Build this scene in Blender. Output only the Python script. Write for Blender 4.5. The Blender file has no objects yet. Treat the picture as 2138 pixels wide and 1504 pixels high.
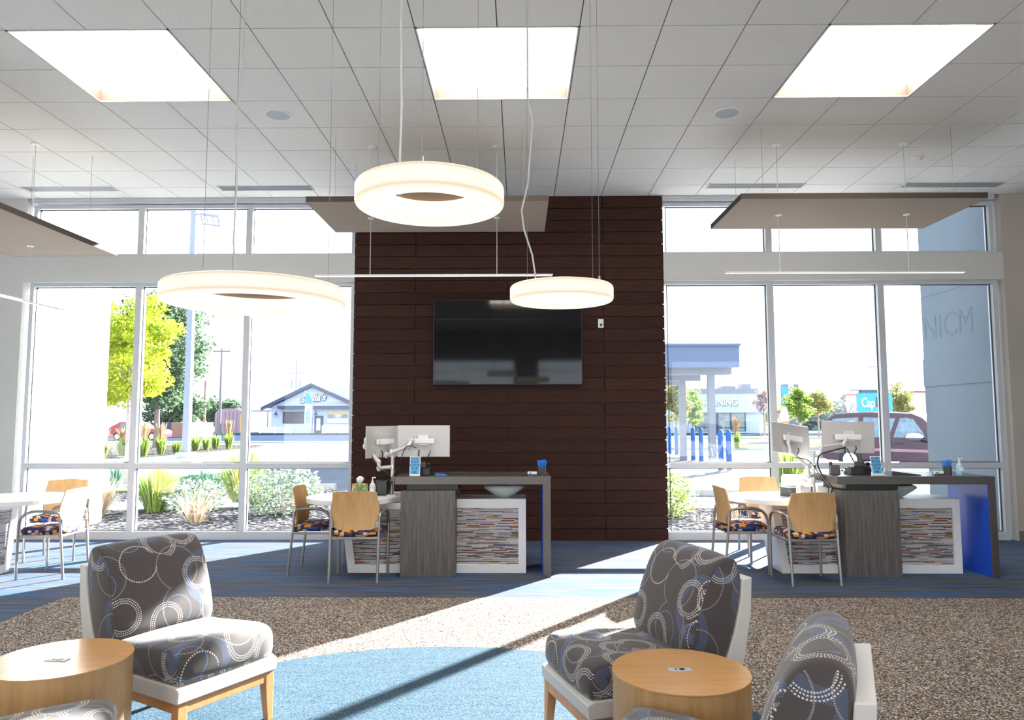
import bpy, math, random
from mathutils import Vector, Matrix
random.seed(7)
R = math.radians
PI = math.pi
scene = bpy.context.scene
col = scene.collection

# ------------------------------------------------------------------ camera, sky, sun, exposure
EY = 1.512
def make_camera():
    cam = bpy.data.cameras.new('camera')
    o = bpy.data.objects.new('camera', cam)
    col.objects.link(o)
    p, y, r = 0.0815934, -0.0110836, -0.0012129
    cp, sp, cy, sy, cr, sr = math.cos(p), math.sin(p), math.cos(y), math.sin(y), math.cos(r), math.sin(r)
    fwd = Vector((sy * cp, cy * cp, sp))
    rt = Vector((cy, -sy, 0))
    up = rt.cross(fwd)
    rt2 = rt * cr + up * sr
    up2 = up * cr - rt * sr
    m = Matrix((rt2, up2, -fwd)).transposed().to_4x4()
    m.translation = Vector((0, 0, EY))
    o.matrix_world = m
    cam.sensor_fit = 'HORIZONTAL'
    cam.sensor_width = 36
    cam.lens = 36 * 1513.2 / 2138
    cam.clip_start = 0.05
    cam.clip_end = 1000
    scene.camera = o
make_camera()

world = bpy.data.worlds.new('sky')
scene.world = world
world.use_nodes = True
wn = world.node_tree
bg = wn.nodes['Background']
wtc = wn.nodes.new('ShaderNodeTexCoord')
wsep = wn.nodes.new('ShaderNodeSeparateXYZ')
wramp = wn.nodes.new('ShaderNodeValToRGB')
wn.links.new(wtc.outputs['Generated'], wsep.inputs[0])
wn.links.new(wsep.outputs['Z'], wramp.inputs[0])
wramp.color_ramp.elements[0].color = (0.80, 0.90, 1.0, 1)
wramp.color_ramp.elements[1].color = (0.62, 0.80, 1.0, 1)
wn.links.new(wramp.outputs[0], bg.inputs['Color'])
bg.inputs['Strength'].default_value = 1.35

sun = bpy.data.lights.new('sun', 'SUN')
sun.energy = 34.0
sun.angle = R(0.6)
sun.color = (1.0, 0.97, 0.92)
so = bpy.data.objects.new('sun', sun)
col.objects.link(so)
so.location = (20, 30, 20)
so.rotation_euler = Vector((-0.755, -1.0, -0.480)).to_track_quat('-Z', 'Y').to_euler()

scene.view_settings.view_transform = 'Standard'
scene.view_settings.look = 'None'
scene.view_settings.gamma = 1.0
scene.view_settings.use_curve_mapping = False
scene.view_settings.exposure = 1.25

# ------------------------------------------------------------------ node helpers
class NT:
    def __init__(s, name):
        s.m = bpy.data.materials.new(name)
        s.m.use_nodes = True
        s.t = s.m.node_tree
        s.b = s.t.nodes['Principled BSDF']
        s.out = s.t.nodes['Material Output']
    def n(s, typ, **k):
        nd = s.t.nodes.new(typ)
        for a, v in k.items():
            setattr(nd, a, v)
        return nd
    def l(s, a, b):
        s.t.links.new(a, b)
    def setin(s, node, idx, v):
        if v is None:
            return
        if hasattr(v, 'is_linked') or isinstance(v, bpy.types.NodeSocket):
            s.l(v, node.inputs[idx])
        else:
            node.inputs[idx].default_value = v
    def math(s, op, a, b=None, c=None):
        nd = s.n('ShaderNodeMath', operation=op)
        s.setin(nd, 0, a); s.setin(nd, 1, b); s.setin(nd, 2, c)
        return nd.outputs[0]
    def vmath(s, op, a, b=None):
        nd = s.n('ShaderNodeVectorMath', operation=op)
        s.setin(nd, 0, a); s.setin(nd, 1, b)
        return nd.outputs[1] if op in ('LENGTH', 'DOT_PRODUCT') else nd.outputs[0]
    def coord(s, which='Object', scale=(1, 1, 1), loc=(0, 0, 0), rot=(0, 0, 0)):
        tc = s.n('ShaderNodeTexCoord')
        mp = s.n('ShaderNodeMapping')
        mp.inputs['Scale'].default_value = scale
        mp.inputs['Location'].default_value = loc
        mp.inputs['Rotation'].default_value = rot
        s.l(tc.outputs[which], mp.inputs[0])
        return mp.outputs[0]
    def noise(s, vec, scale=5, detail=3, rough=0.5):
        nd = s.n('ShaderNodeTexNoise')
        nd.inputs['Scale'].default_value = scale
        nd.inputs['Detail'].default_value = detail
        nd.inputs['Roughness'].default_value = rough
        s.l(vec, nd.inputs['Vector'])
        return nd.outputs['Fac']
    def ramp(s, fac, stops, interp='LINEAR'):
        nd = s.n('ShaderNodeValToRGB')
        cr = nd.color_ramp
        cr.interpolation = interp
        while len(cr.elements) < len(stops):
            cr.elements.new(0.5)
        for e, (p, c) in zip(cr.elements, stops):
            e.position = p
            e.color = (c[0], c[1], c[2], 1)
        s.l(fac, nd.inputs[0])
        return nd.outputs[0]
    def mix(s, f, a, b, blend='MIX'):
        nd = s.n('ShaderNodeMix', data_type='RGBA', blend_type=blend)
        s.setin(nd, 0, f)
        for i, v in ((6, a), (7, b)):
            if isinstance(v, tuple):
                v = (v[0], v[1], v[2], 1)
            s.setin(nd, i, v)
        return nd.outputs[2]
    def base(s, v):
        if isinstance(v, tuple):
            s.b.inputs['Base Color'].default_value = (v[0], v[1], v[2], 1)
        else:
            s.l(v, s.b.inputs['Base Color'])
    def set(s, rough=None, metal=None, spec=None, coat=None):
        if rough is not None: s.b.inputs['Roughness'].default_value = rough
        if metal is not None: s.b.inputs['Metallic'].default_value = metal
        if spec is not None: s.b.inputs['Specular IOR Level'].default_value = spec
        if coat is not None:
            s.b.inputs['Coat Weight'].default_value = coat
            s.b.inputs['Coat Roughness'].default_value = 0.15
    def bump(s, h, strength=0.3, dist=0.01):
        nd = s.n('ShaderNodeBump')
        nd.inputs['Strength'].default_value = strength
        nd.inputs['Distance'].default_value = dist
        s.l(h, nd.inputs['Height'])
        s.l(nd.outputs[0], s.b.inputs['Normal'])

def plain(name, c, rough=0.6, metal=0.0, var=0.06, scale=8, spec=None, coat=None):
    t = NT(name)
    n = t.noise(t.coord(), scale, 3)
    lo = tuple(max(0, x * (1 - var)) for x in c)
    hi = tuple(min(1, x * (1 + var)) for x in c)
    t.base(t.ramp(n, [(0.3, lo), (0.7, hi)]))
    t.set(rough, metal, spec, coat)
    return t.m

def emit(name, c, strength, mixbase=(0.9, 0.9, 0.88)):
    t = NT(name)
    t.base(mixbase)
    t.b.inputs['Emission Color'].default_value = (c[0], c[1], c[2], 1)
    t.b.inputs['Emission Strength'].default_value = strength
    return t.m

def wood(name, a, b, scale=(1, 1, 14), rough=0.45, detail=5, ns=3.0, coat=None):
    t = NT(name)
    v = t.coord('Object', scale=scale)
    n = t.noise(v, ns, detail, 0.6)
    n2 = t.noise(t.coord('Object', scale=tuple(x * 6 for x in scale)), ns, 2)
    f = t.math('ADD', t.math('MULTIPLY', n, 0.75), t.math('MULTIPLY', n2, 0.25))
    t.base(t.ramp(f, [(0.3, a), (0.7, b)]))
    t.set(rough, coat=coat)
    return t.m

def foliage(name, a, b, trans=0.5, scale=3.0):
    t = NT(name)
    n = t.noise(t.coord('Object'), scale, 4, 0.7)
    c = t.ramp(n, [(0.3, a), (0.7, b)])
    d = t.n('ShaderNodeBsdfDiffuse')
    tr = t.n('ShaderNodeBsdfTranslucent')
    mx = t.n('ShaderNodeMixShader')
    t.l(c, d.inputs[0]); t.l(c, tr.inputs[0])
    mx.inputs[0].default_value = trans
    t.l(d.outputs[0], mx.inputs[1]); t.l(tr.outputs[0], mx.inputs[2])
    t.l(mx.outputs[0], t.out.inputs[0])
    return t.m

def glass(name, tint=(0.97, 0.99, 1.0), refl=0.0):
    t = NT(name)
    tr = t.n('ShaderNodeBsdfTransparent')
    tr.inputs[0].default_value = (*tint, 1)
    gl = t.n('ShaderNodeBsdfGlossy')
    gl.inputs['Roughness'].default_value = 0.0
    fr = t.n('ShaderNodeFresnel')
    fr.inputs[0].default_value = 1.45
    f = t.math('MULTIPLY', fr.outputs[0], 1.0 + refl)
    mx = t.n('ShaderNodeMixShader')
    t.l(f, mx.inputs[0])
    t.l(tr.outputs[0], mx.inputs[1]); t.l(gl.outputs[0], mx.inputs[2])
    t.l(mx.outputs[0], t.out.inputs[0])
    return t.m

M = {}
M['tile'] = plain('ceiling_tile', (0.74, 0.73, 0.71), 0.9, var=0.03, scale=40)
M['tgrid'] = plain('ceiling_grid', (0.16, 0.15, 0.14), 0.7)
M['wall'] = plain('wall_paint', (0.56, 0.56, 0.545), 0.8, var=0.015, scale=3)
M['wallwarm'] = plain('wall_paint_warm', (0.44, 0.40, 0.36), 0.8, var=0.015, scale=3)
M['alu'] = plain('window_aluminium', (0.54, 0.565, 0.60), 0.45, 0.1, var=0.02)
M['seal'] = plain('black_gasket', (0.03, 0.03, 0.03), 0.6)
M['glass'] = glass('window_glass')
M['basebrd'] = plain('baseboard_grey', (0.16, 0.15, 0.14), 0.6)
M['white'] = plain('white_lacquer', (0.80, 0.80, 0.79), 0.35, var=0.02)
M['offwhite'] = plain('off_white_vinyl', (0.60, 0.575, 0.55), 0.5, var=0.02)
M['cloud'] = plain('taupe_panel', (0.33, 0.265, 0.215), 0.85, var=0.03, scale=60)
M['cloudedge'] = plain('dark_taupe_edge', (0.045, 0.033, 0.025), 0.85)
M['black'] = plain('black_plastic', (0.012, 0.012, 0.013), 0.35)
M['darkgrey'] = plain('dark_grey_plastic', (0.06, 0.06, 0.065), 0.4)
M['chrome'] = plain('chrome', (0.75, 0.75, 0.75), 0.2, 1.0, var=0.01)
M['steel'] = plain('brushed_steel', (0.125, 0.115, 0.105), 0.33, 0.6, var=0.05, scale=20)
M['tube'] = plain('chair_tube', (0.36, 0.35, 0.34), 0.35, 0.8, var=0.03)
M['armsilver'] = plain('monitor_arm_silver', (0.66, 0.66, 0.67), 0.35, 0.4, var=0.02)
M['monback'] = plain('monitor_back_silver', (0.56, 0.54, 0.53), 0.45, 0.3, var=0.02)
M['bluegloss'] = plain('cobalt_laminate', (0.010, 0.075, 0.55), 0.25, var=0.05)
M['lit_panel'] = emit('light_panel_diffuser', (1.0, 0.93, 0.85), 7.0)
M['panel_lip'] = plain('light_panel_lip', (0.17, 0.125, 0.10), 0.7)
M['lit_bar'] = emit('light_bar_diffuser', (1.0, 0.86, 0.74), 0.45)
M['lit_dot'] = plain('white_disc', (0.8, 0.78, 0.74), 0.4)
M['tan'] = plain('tan_plate', (0.26, 0.16, 0.08), 0.7)
M['wire'] = plain('wire_steel', (0.30, 0.28, 0.26), 0.5, 0.6)
M['cord'] = plain('power_cord', (0.62, 0.62, 0.64), 0.5)
M['bowl'] = plain('white_glass_bowl', (0.62, 0.68, 0.64), 0.2, var=0.02)
M['speaker'] = plain('speaker_grille', (0.48, 0.52, 0.55), 0.9)
M['greywood'] = wood('grey_ash_laminate', (0.055, 0.049, 0.045), (0.17, 0.155, 0.145), (16, 16, 0.9), 0.55)
M['maple'] = wood('maple_veneer', (0.56, 0.32, 0.13), (0.70, 0.44, 0.20), (9, 9, 1.0), 0.4)
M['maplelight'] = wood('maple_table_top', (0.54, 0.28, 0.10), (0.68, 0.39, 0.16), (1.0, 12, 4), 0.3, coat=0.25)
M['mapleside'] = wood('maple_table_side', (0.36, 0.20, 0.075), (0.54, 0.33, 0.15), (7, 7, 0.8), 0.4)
M['leg'] = wood('cherry_leg', (0.50, 0.22, 0.08), (0.64, 0.32, 0.14), (6, 6, 1), 0.4)
M['bartop'] = plain('dark_laminate', (0.07, 0.062, 0.056), 0.28, var=0.1, scale=30)
M['tv'] = plain('tv_glass', (0.005, 0.005, 0.006), 0.05, spec=0.45)

def ring_material():
    t = NT('ring_lamp_acrylic')
    t.base((0.9, 0.86, 0.8))
    g = t.n('ShaderNodeNewGeometry')
    sep = t.n('ShaderNodeSeparateXYZ')
    t.l(g.outputs['Normal'], sep.inputs[0])
    dn = t.math('MULTIPLY', sep.outputs['Z'], -1.0)
    lw = t.n('ShaderNodeLayerWeight')
    lw.inputs[0].default_value = 0.45
    f = t.math('MAXIMUM', t.math('MULTIPLY', dn, 1.0), 0.0)
    az = t.math('ABSOLUTE', sep.outputs['Z'])
    eg = t.math('SUBTRACT', 1.0, t.math('ABSOLUTE', t.math('SUBTRACT', t.math('MULTIPLY', az, 2.0), 1.0)))
    col_ = t.mix(eg, (1.0, 0.93, 0.82), (1.0, 0.80, 0.54))
    t.l(col_, t.b.inputs['Emission Color'])
    tcr = t.n('ShaderNodeTexCoord')
    nrm = t.vmath('NORMALIZE', t.vmath('MULTIPLY', tcr.outputs['Object'], (1.0, 1.0, 0.0)))
    inw = t.math('MAXIMUM', t.math('MULTIPLY', t.vmath('DOT_PRODUCT', nrm, tcr.outputs['Normal']), -1.0), 0.0)
    st = t.math('SUBTRACT', t.math('ADD', 0.43, t.math('MULTIPLY', f, 0.035)), t.math('MULTIPLY', eg, 0.08))
    st = t.math('ADD', st, t.math('MULTIPLY', inw, 0.22))
    t.l(st, t.b.inputs['Emission Strength'])
    t.b.inputs['Base Color'].default_value = (0.06, 0.055, 0.05, 1)
    return t.m
M['ring'] = ring_material()

def plank_wall():
    t = NT('wenge_board')
    g = t.n('ShaderNodeObjectInfo')
    n = t.noise(t.coord('Object', scale=(2.5, 1, 40)), 3, 5, 0.6)
    # each board its own tone
    sep = t.n('ShaderNodeSeparateXYZ')
    t.l(t.coord('Object'), sep.inputs[0])
    row = t.math('FLOOR', t.math('DIVIDE', sep.outputs['Z'], 0.1570))
    wnz = t.n('ShaderNodeTexWhiteNoise', noise_dimensions='1D')
    t.l(row, wnz.inputs['W'])
    c = t.ramp(n, [(0.3, (0.033, 0.014, 0.011)), (0.7, (0.066, 0.029, 0.021))])
    c2 = t.mix(t.math('MULTIPLY', wnz.outputs['Value'], 0.3), c, (0.016, 0.007, 0.006))
    t.base(c2)
    t.set(0.65, spec=0.10)
    return t.m
M['wenge'] = plank_wall()

def plank_carpet():
    t = NT('striated_plank_carpet')
    v = t.coord('Object', scale=(0.45, 7.5, 1))
    n1 = t.noise(v, 3.0, 5, 0.7)
    v2 = t.coord('Object', scale=(0.28, 3.6, 1), loc=(3.1, 0.7, 0))
    n2 = t.noise(v2, 2.0, 4, 0.7)
    fine = t.noise(t.coord('Object', scale=(20, 160, 1)), 3.0, 2)
    grey = t.ramp(n1, [(0.30, (0.036, 0.042, 0.060)), (0.52, (0.085, 0.093, 0.115)), (0.75, (0.155, 0.16, 0.175))])
    bl = t.ramp(n1, [(0.3, (0.012, 0.048, 0.15)), (0.7, (0.05, 0.15, 0.36))])
    mask = t.ramp(n2, [(0.47, (0, 0, 0)), (0.60, (0.8, 0.8, 0.8))])
    sepm = t.n('ShaderNodeSeparateColor')
    t.l(mask, sepm.inputs[0])
    c = t.mix(sepm.outputs[0], grey, bl)
    c = t.mix(0.2, c, t.ramp(fine, [(0.3, (0.012, 0.022, 0.045)), (0.7, (0.12, 0.14, 0.17))]))
    t.base(c)
    t.set(0.95, spec=0.1)
    t.bump(fine, 0.3, 0.004)
    return t.m
M['plank'] = plank_carpet()

def speckle_carpet():
    t = NT('flecked_tan_carpet')
    v = t.n('ShaderNodeTexVoronoi', feature='F1')
    v.inputs['Scale'].default_value = 125
    t.l(t.coord('Object'), v.inputs['Vector'])
    sep = t.n('ShaderNodeSeparateColor')
    t.l(v.outputs['Color'], sep.inputs[0])
    c = t.ramp(sep.outputs[0], [(0, (0.025, 0.02, 0.02)), (0.22, (0.10, 0.075, 0.055)), (0.40, (0.26, 0.185, 0.12)), (0.58, (0.24, 0.23, 0.25)), (0.78, (0.58, 0.52, 0.44)), (0.93, (0.05, 0.05, 0.07))], 'CONSTANT')
    n = t.noise(t.coord('Object'), 1.5, 2)
    c = t.mix(0.12, c, t.ramp(n, [(0.3, (0.14, 0.10, 0.07)), (0.7, (0.28, 0.24, 0.2))]))
    t.base(c)
    t.set(0.95, spec=0.1)
    t.bump(sep.outputs[1], 0.5, 0.006)
    return t.m
M['speckle'] = speckle_carpet()

def blue_carpet():
    t = NT('blue_heather_carpet')
    n = t.noise(t.coord('Object', scale=(60, 170, 60)), 1.6, 3, 0.7)
    n2 = t.noise(t.coord('Object', scale=(1, 14, 1)), 2, 3)
    c = t.ramp(n, [(0.36, (0.004, 0.012, 0.028)), (0.5, (0.033, 0.068, 0.100)), (0.64, (0.115, 0.165, 0.20))])
    c = t.mix(0.2, c, t.ramp(n2, [(0.35, (0.015, 0.045, 0.08)), (0.65, (0.055, 0.10, 0.145))]))
    t.base(c)
    t.set(0.95, spec=0.1)
    t.bump(n, 0.4, 0.005)
    return t.m
M['bluecarpet'] = blue_carpet()

def ring_fabric():
    t = NT('dotted_ring_fabric')
    tc = t.n('ShaderNodeTexCoord')
    uv = tc.outputs['UV']
    weave = t.noise(t.coord('UV', scale=(1, 1, 1)), 900, 1)
    base_c = t.ramp(weave, [(0.3, (0.050, 0.042, 0.041)), (0.7, (0.095, 0.082, 0.080))])
    def layer(scale, off, radii, w, N, keep, chan, grid=False):
        mp = t.n('ShaderNodeMapping')
        mp.inputs['Scale'].default_value = (scale, scale, 1)
        mp.inputs['Location'].default_value = (off[0], off[1], 0)
        t.l(uv, mp.inputs[0])
        vo = t.n('ShaderNodeTexVoronoi', feature='F1', voronoi_dimensions='2D')
        vo.inputs['Scale'].default_value = 1.0
        vo.inputs['Randomness'].default_value = 0.55
        t.l(mp.outputs[0], vo.inputs['Vector'])
        d = vo.outputs['Distance']
        m = None
        for r in radii:
            k = t.math('LESS_THAN', t.math('ABSOLUTE', t.math('SUBTRACT', d, r)), w)
            m = k if m is None else t.math('MAXIMUM', m, k)
        sub = t.vmath('SUBTRACT', mp.outputs[0], vo.outputs['Position'])
        s2 = t.n('ShaderNodeSeparateXYZ')
        t.l(sub, s2.inputs[0])
        if grid:
            s3 = t.n('ShaderNodeSeparateXYZ')
            t.l(uv, s3.inputs[0])
            a = t.math('SINE', t.math('MULTIPLY', s3.outputs[0], 800.0))
            b = t.math('SINE', t.math('MULTIPLY', s3.outputs[1], 800.0))
            dots = t.math('GREATER_THAN', t.math('MULTIPLY', a, b), 0.25)
        else:
            ang = t.math('ARCTAN2', s2.outputs[1], s2.outputs[0])
            dots = t.math('GREATER_THAN', t.math('SINE', t.math('MULTIPLY', ang, float(N))), -0.25)
        sc = t.n('ShaderNodeSeparateColor')
        t.l(vo.outputs['Color'], sc.inputs[0])
        kp = t.math('GREATER_THAN', sc.outputs[chan], 1 - keep)
        return t.math('MULTIPLY', t.math('MULTIPLY', m, dots), kp)
    c = base_c
    c = t.mix(layer(2.9, (0.3, 0.8), [0.34, 0.37, 0.40, 0.43], 0.02, 0, 0.7, 1, True), c, (0.10, 0.17, 0.34))
    c = t.mix(layer(3.6, (1.7, 2.9), [0.42], 0.011, 120, 0.75, 0), c, (0.30, 0.28, 0.27))
    c = t.mix(layer(4.7, (0.0, 0.0), [0.31, 0.36, 0.41], 0.012, 52, 0.6, 2), c, (0.62, 0.58, 0.54))
    c = t.mix(layer(4.2, (3.3, 1.2), [0.40], 0.013, 46, 0.3, 1), c, (0.62, 0.58, 0.54))
    c = t.mix(layer(4.9, (5.1, 4.4), [0.38], 0.012, 50, 0.22, 0), c, (0.12, 0.28, 0.58))
    t.base(c)
    t.set(0.85, spec=0.25)
    t.b.inputs['Sheen Weight'].default_value = 0.25
    return t.m
M['ringfab'] = ring_fabric()

def geo_fabric():
    t = NT('navy_orange_block_fabric')
    sep = t.n('ShaderNodeSeparateXYZ')
    t.l(t.coord('Object'), sep.inputs[0])
    yy = t.math('FLOOR', t.math('DIVIDE', sep.outputs[1], 0.033))
    xs = t.math('ADD', sep.outputs[0], t.math('MULTIPLY', sep.outputs[1], 0.5))
    xx = t.math('FLOOR', t.math('ADD', t.math('DIVIDE', xs, 0.036), t.math('MULTIPLY', yy, 0.37)))
    zz = t.math('FLOOR', t.math('DIVIDE', t.math('ADD', sep.outputs[2], 0.002), 0.022))
    cb = t.n('ShaderNodeCombineXYZ')
    t.l(xx, cb.inputs[0]); t.l(yy, cb.inputs[1]); t.l(zz, cb.inputs[2])
    w = t.n('ShaderNodeTexWhiteNoise', noise_dimensions='3D')
    t.l(cb.outputs[0], w.inputs['Vector'])
    c = t.ramp(w.outputs['Value'], [(0, (0.012, 0.018, 0.09)), (0.34, (0.010, 0.010, 0.02)), (0.5, (0.62, 0.24, 0.02)), (0.68, (0.62, 0.50, 0.34)), (0.82, (0.11, 0.035, 0.03)), (0.92, (0.03, 0.06, 0.28))], 'CONSTANT')
    t.base(c)
    t.set(0.85)
    return t.m
M['geofab'] = geo_fabric()

def paper_panel():
    t = NT('stacked_magazine_paper')
    sep = t.n('ShaderNodeSeparateXYZ')
    t.l(t.coord('Object'), sep.inputs[0])
    zz = t.math('DIVIDE', sep.outputs[2], 0.0095)
    row = t.math('FLOOR', zz)
    fr = t.math('FRACT', zz)
    w1 = t.n('ShaderNodeTexWhiteNoise', noise_dimensions='1D')
    t.l(row, w1.inputs['W'])
    seg = t.math('FLOOR', t.math('ADD', t.math('MULTIPLY', sep.outputs[0], t.math('ADD', 3.5, t.math('MULTIPLY', w1.outputs['Value'], 9.0))), t.math('MULTIPLY', w1.outputs['Value'], 17.0)))
    cb = t.n('ShaderNodeCombineXYZ')
    t.l(seg, cb.inputs[0]); t.l(row, cb.inputs[1])
    w = t.n('ShaderNodeTexWhiteNoise', noise_dimensions='2D')
    t.l(cb.outputs[0], w.inputs['Vector'])
    c = t.ramp(w.outputs['Value'], [(0, (0.66, 0.63, 0.62)), (0.30, (0.42, 0.38, 0.38)), (0.46, (0.75, 0.73, 0.72)), (0.58, (0.20, 0.17, 0.17)), (0.70, (0.50, 0.40, 0.30)), (0.78, (0.55, 0.24, 0.05)), (0.82, (0.30, 0.05, 0.05)), (0.86, (0.24, 0.22, 0.10)), (0.90, (0.10, 0.14, 0.30)), (0.94, (0.68, 0.66, 0.65))], 'CONSTANT')
    dark = t.math('LESS_THAN', fr, 0.30)
    c = t.mix(t.math('MULTIPLY', dark, 0.88), c, (0.05, 0.03, 0.03))
    t.base(c)
    t.set(0.6)
    t.bump(fr, 0.4, 0.004)
    return t.m
M['paper'] = paper_panel()

def gravel():
    t = NT('river_gravel')
    v = t.n('ShaderNodeTexVoronoi', feature='F1')
    v.inputs['Scale'].default_value = 16
    t.l(t.coord('Object'), v.inputs['Vector'])
    sep = t.n('ShaderNodeSeparateColor')
    t.l(v.outputs['Color'], sep.inputs[0])
    c = t.ramp(sep.outputs[0], [(0, (0.018, 0.018, 0.024)), (0.25, (0.05, 0.048, 0.05)), (0.5, (0.11, 0.10, 0.09)), (0.8, (0.22, 0.19, 0.165))], 'CONSTANT')
    c = t.mix(t.math('GREATER_THAN', v.outputs['Distance'], 0.55), c, (0.03, 0.03, 0.035))
    t.base(c)
    t.set(0.9, spec=0.0)
    t.bump(v.outputs['Distance'], 0.8, 0.04)
    return t.m
M['gravel'] = gravel()
M['asphalt'] = plain('asphalt', (0.15, 0.155, 0.175), 0.95, var=0.1, scale=4, spec=0.0)
M['asphaltshade'] = plain('asphalt_drive_shade', (0.030, 0.042, 0.070), 0.95, var=0.1, scale=4, spec=0.0)  # drive colour darkened to carry the shadow of the diner
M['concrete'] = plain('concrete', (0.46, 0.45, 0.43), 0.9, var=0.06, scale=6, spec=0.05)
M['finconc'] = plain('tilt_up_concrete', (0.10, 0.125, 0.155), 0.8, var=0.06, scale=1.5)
M['finreflection'] = plain('fin_reflected_lettering', (0.085, 0.108, 0.14), 0.8)
M['lawn'] = plain('lawn', (0.13, 0.20, 0.055), 0.95, var=0.3, scale=3, spec=0.0)
M['leafyellow'] = foliage('leaf_yellow_green', (0.15, 0.26, 0.035), (0.62, 0.62, 0.05), 0.55, 2.2)
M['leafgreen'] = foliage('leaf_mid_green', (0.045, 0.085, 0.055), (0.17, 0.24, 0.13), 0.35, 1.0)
M['leafbright'] = foliage('leaf_bright_green', (0.13, 0.22, 0.04), (0.30, 0.38, 0.09), 0.5)
M['leafsage'] = foliage('leaf_sage', (0.13, 0.18, 0.13), (0.32, 0.38, 0.28), 0.35)
M['leafteal'] = foliage('leaf_juniper', (0.06, 0.14, 0.09), (0.15, 0.27, 0.18), 0.3)
M['leafred'] = foliage('leaf_plum', (0.14, 0.07, 0.09), (0.32, 0.20, 0.20), 0.3)
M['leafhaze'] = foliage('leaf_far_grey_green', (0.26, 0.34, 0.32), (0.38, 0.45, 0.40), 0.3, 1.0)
M['leafautumn'] = foliage('leaf_autumn', (0.14, 0.22, 0.08), (0.40, 0.30, 0.10), 0.45)
M['drygrass'] = foliage('dry_grass', (0.34, 0.24, 0.14), (0.55, 0.42, 0.27), 0.4)
M['bark'] = plain('bark', (0.26, 0.20, 0.17), 0.9, var=0.2, scale=12)
M['palebark'] = plain('pale_bark', (0.48, 0.40, 0.38), 0.9, var=0.15, scale=12)
M['polegrey'] = plain('galvanised_pole', (0.24, 0.26, 0.34), 0.5, 0.2)
M['utility'] = plain('weathered_pole', (0.26, 0.22, 0.24), 0.9)
M['rust'] = plain('brown_post', (0.36, 0.20, 0.14), 0.8)
M['sidingblue'] = plain('pale_blue_siding', (0.50, 0.57, 0.70), 0.7, var=0.02)
M['navytrim'] = plain('slate_blue_trim', (0.05, 0.07, 0.13), 0.6)
M['roofgrey'] = plain('grey_shingle', (0.42, 0.42, 0.44), 0.9, var=0.08, scale=10)
M['shopglass'] = plain('shop_glass', (0.20, 0.24, 0.26), 0.15, var=0.5, scale=1.2, spec=0.7)
M['shopglassdark'] = plain('shop_glass_dark', (0.09, 0.06, 0.09), 0.15, var=0.4, scale=2, spec=0.6)
M['maroon'] = plain('maroon_paint', (0.05, 0.012, 0.032), 0.3, 0.0, var=0.1, coat=0.35)
M['redpaint'] = plain('red_paint', (0.45, 0.03, 0.05), 0.3, var=0.1, coat=0.6)
M['carglass'] = plain('car_glass', (0.10, 0.18, 0.26), 0.08, var=0.3, spec=0.9)
M['tyre'] = plain('tyre', (0.02, 0.02, 0.02), 0.8)
M['bollard'] = plain('blue_bollard', (0.01, 0.085, 0.28), 0.5)
M['canopyblue'] = plain('canopy_fascia', (0.105, 0.145, 0.24), 0.6)
M['canopygrey'] = plain('canopy_beam', (0.21, 0.225, 0.26), 0.7)
M['signblue'] = plain('sign_blue', (0.05, 0.36, 0.80), 0.4)
M['signwhite'] = plain('sign_white', (0.85, 0.85, 0.88), 0.5)
M['signdark'] = plain('sign_dark', (0.04, 0.07, 0.16), 0.5)
M['orange'] = plain('orange_cloth', (0.80, 0.22, 0.07), 0.7)
M['gold'] = plain('gold_paint', (0.85, 0.50, 0.08), 0.5)
M['shed'] = plain('mauve_shed', (0.34, 0.25, 0.28), 0.8, var=0.1)
M['farred'] = plain('mauve_siding', (0.36, 0.20, 0.26), 0.8, var=0.08)
M['tissue'] = plain('tissue', (0.85, 0.85, 0.85), 0.9)
M['penblue'] = plain('blue_pen', (0.02, 0.22, 0.75), 0.35)
M['gel'] = plain('sanitizer_gel', (0.35, 0.62, 0.75), 0.1)
M['clearplastic'] = plain('clear_bottle', (0.60, 0.64, 0.66), 0.15)
M['paperwhite'] = plain('paper_white', (0.85, 0.85, 0.84), 0.6)

def tissue_pattern(name, stops):
    t = NT(name)
    v = t.n('ShaderNodeTexVoronoi')
    v.inputs['Scale'].default_value = 45
    t.l(t.coord(), v.inputs['Vector'])
    sep = t.n('ShaderNodeSeparateColor')
    t.l(v.outputs['Color'], sep.inputs[0])
    t.base(t.ramp(sep.outputs[0], stops, 'CONSTANT'))
    t.set(0.6)
    return t.m
M['tissuebox'] = tissue_pattern('floral_carton', [(0, (0.10, 0.30, 0.10)), (0.3, (0.55, 0.16, 0.06)), (0.5, (0.55, 0.48, 0.28)), (0.75, (0.16, 0.36, 0.14))])
M['tissuebox2'] = tissue_pattern('pale_carton', [(0, (0.62, 0.66, 0.68)), (0.4, (0.75, 0.76, 0.76)), (0.72, (0.80, 0.55, 0.15)), (0.86, (0.5, 0.58, 0.64))])

# ------------------------------------------------------------------ mesh builder
def link(o, parent=None):
    col.objects.link(o)
    if parent is not None:
        o.parent = parent
    return o

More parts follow.
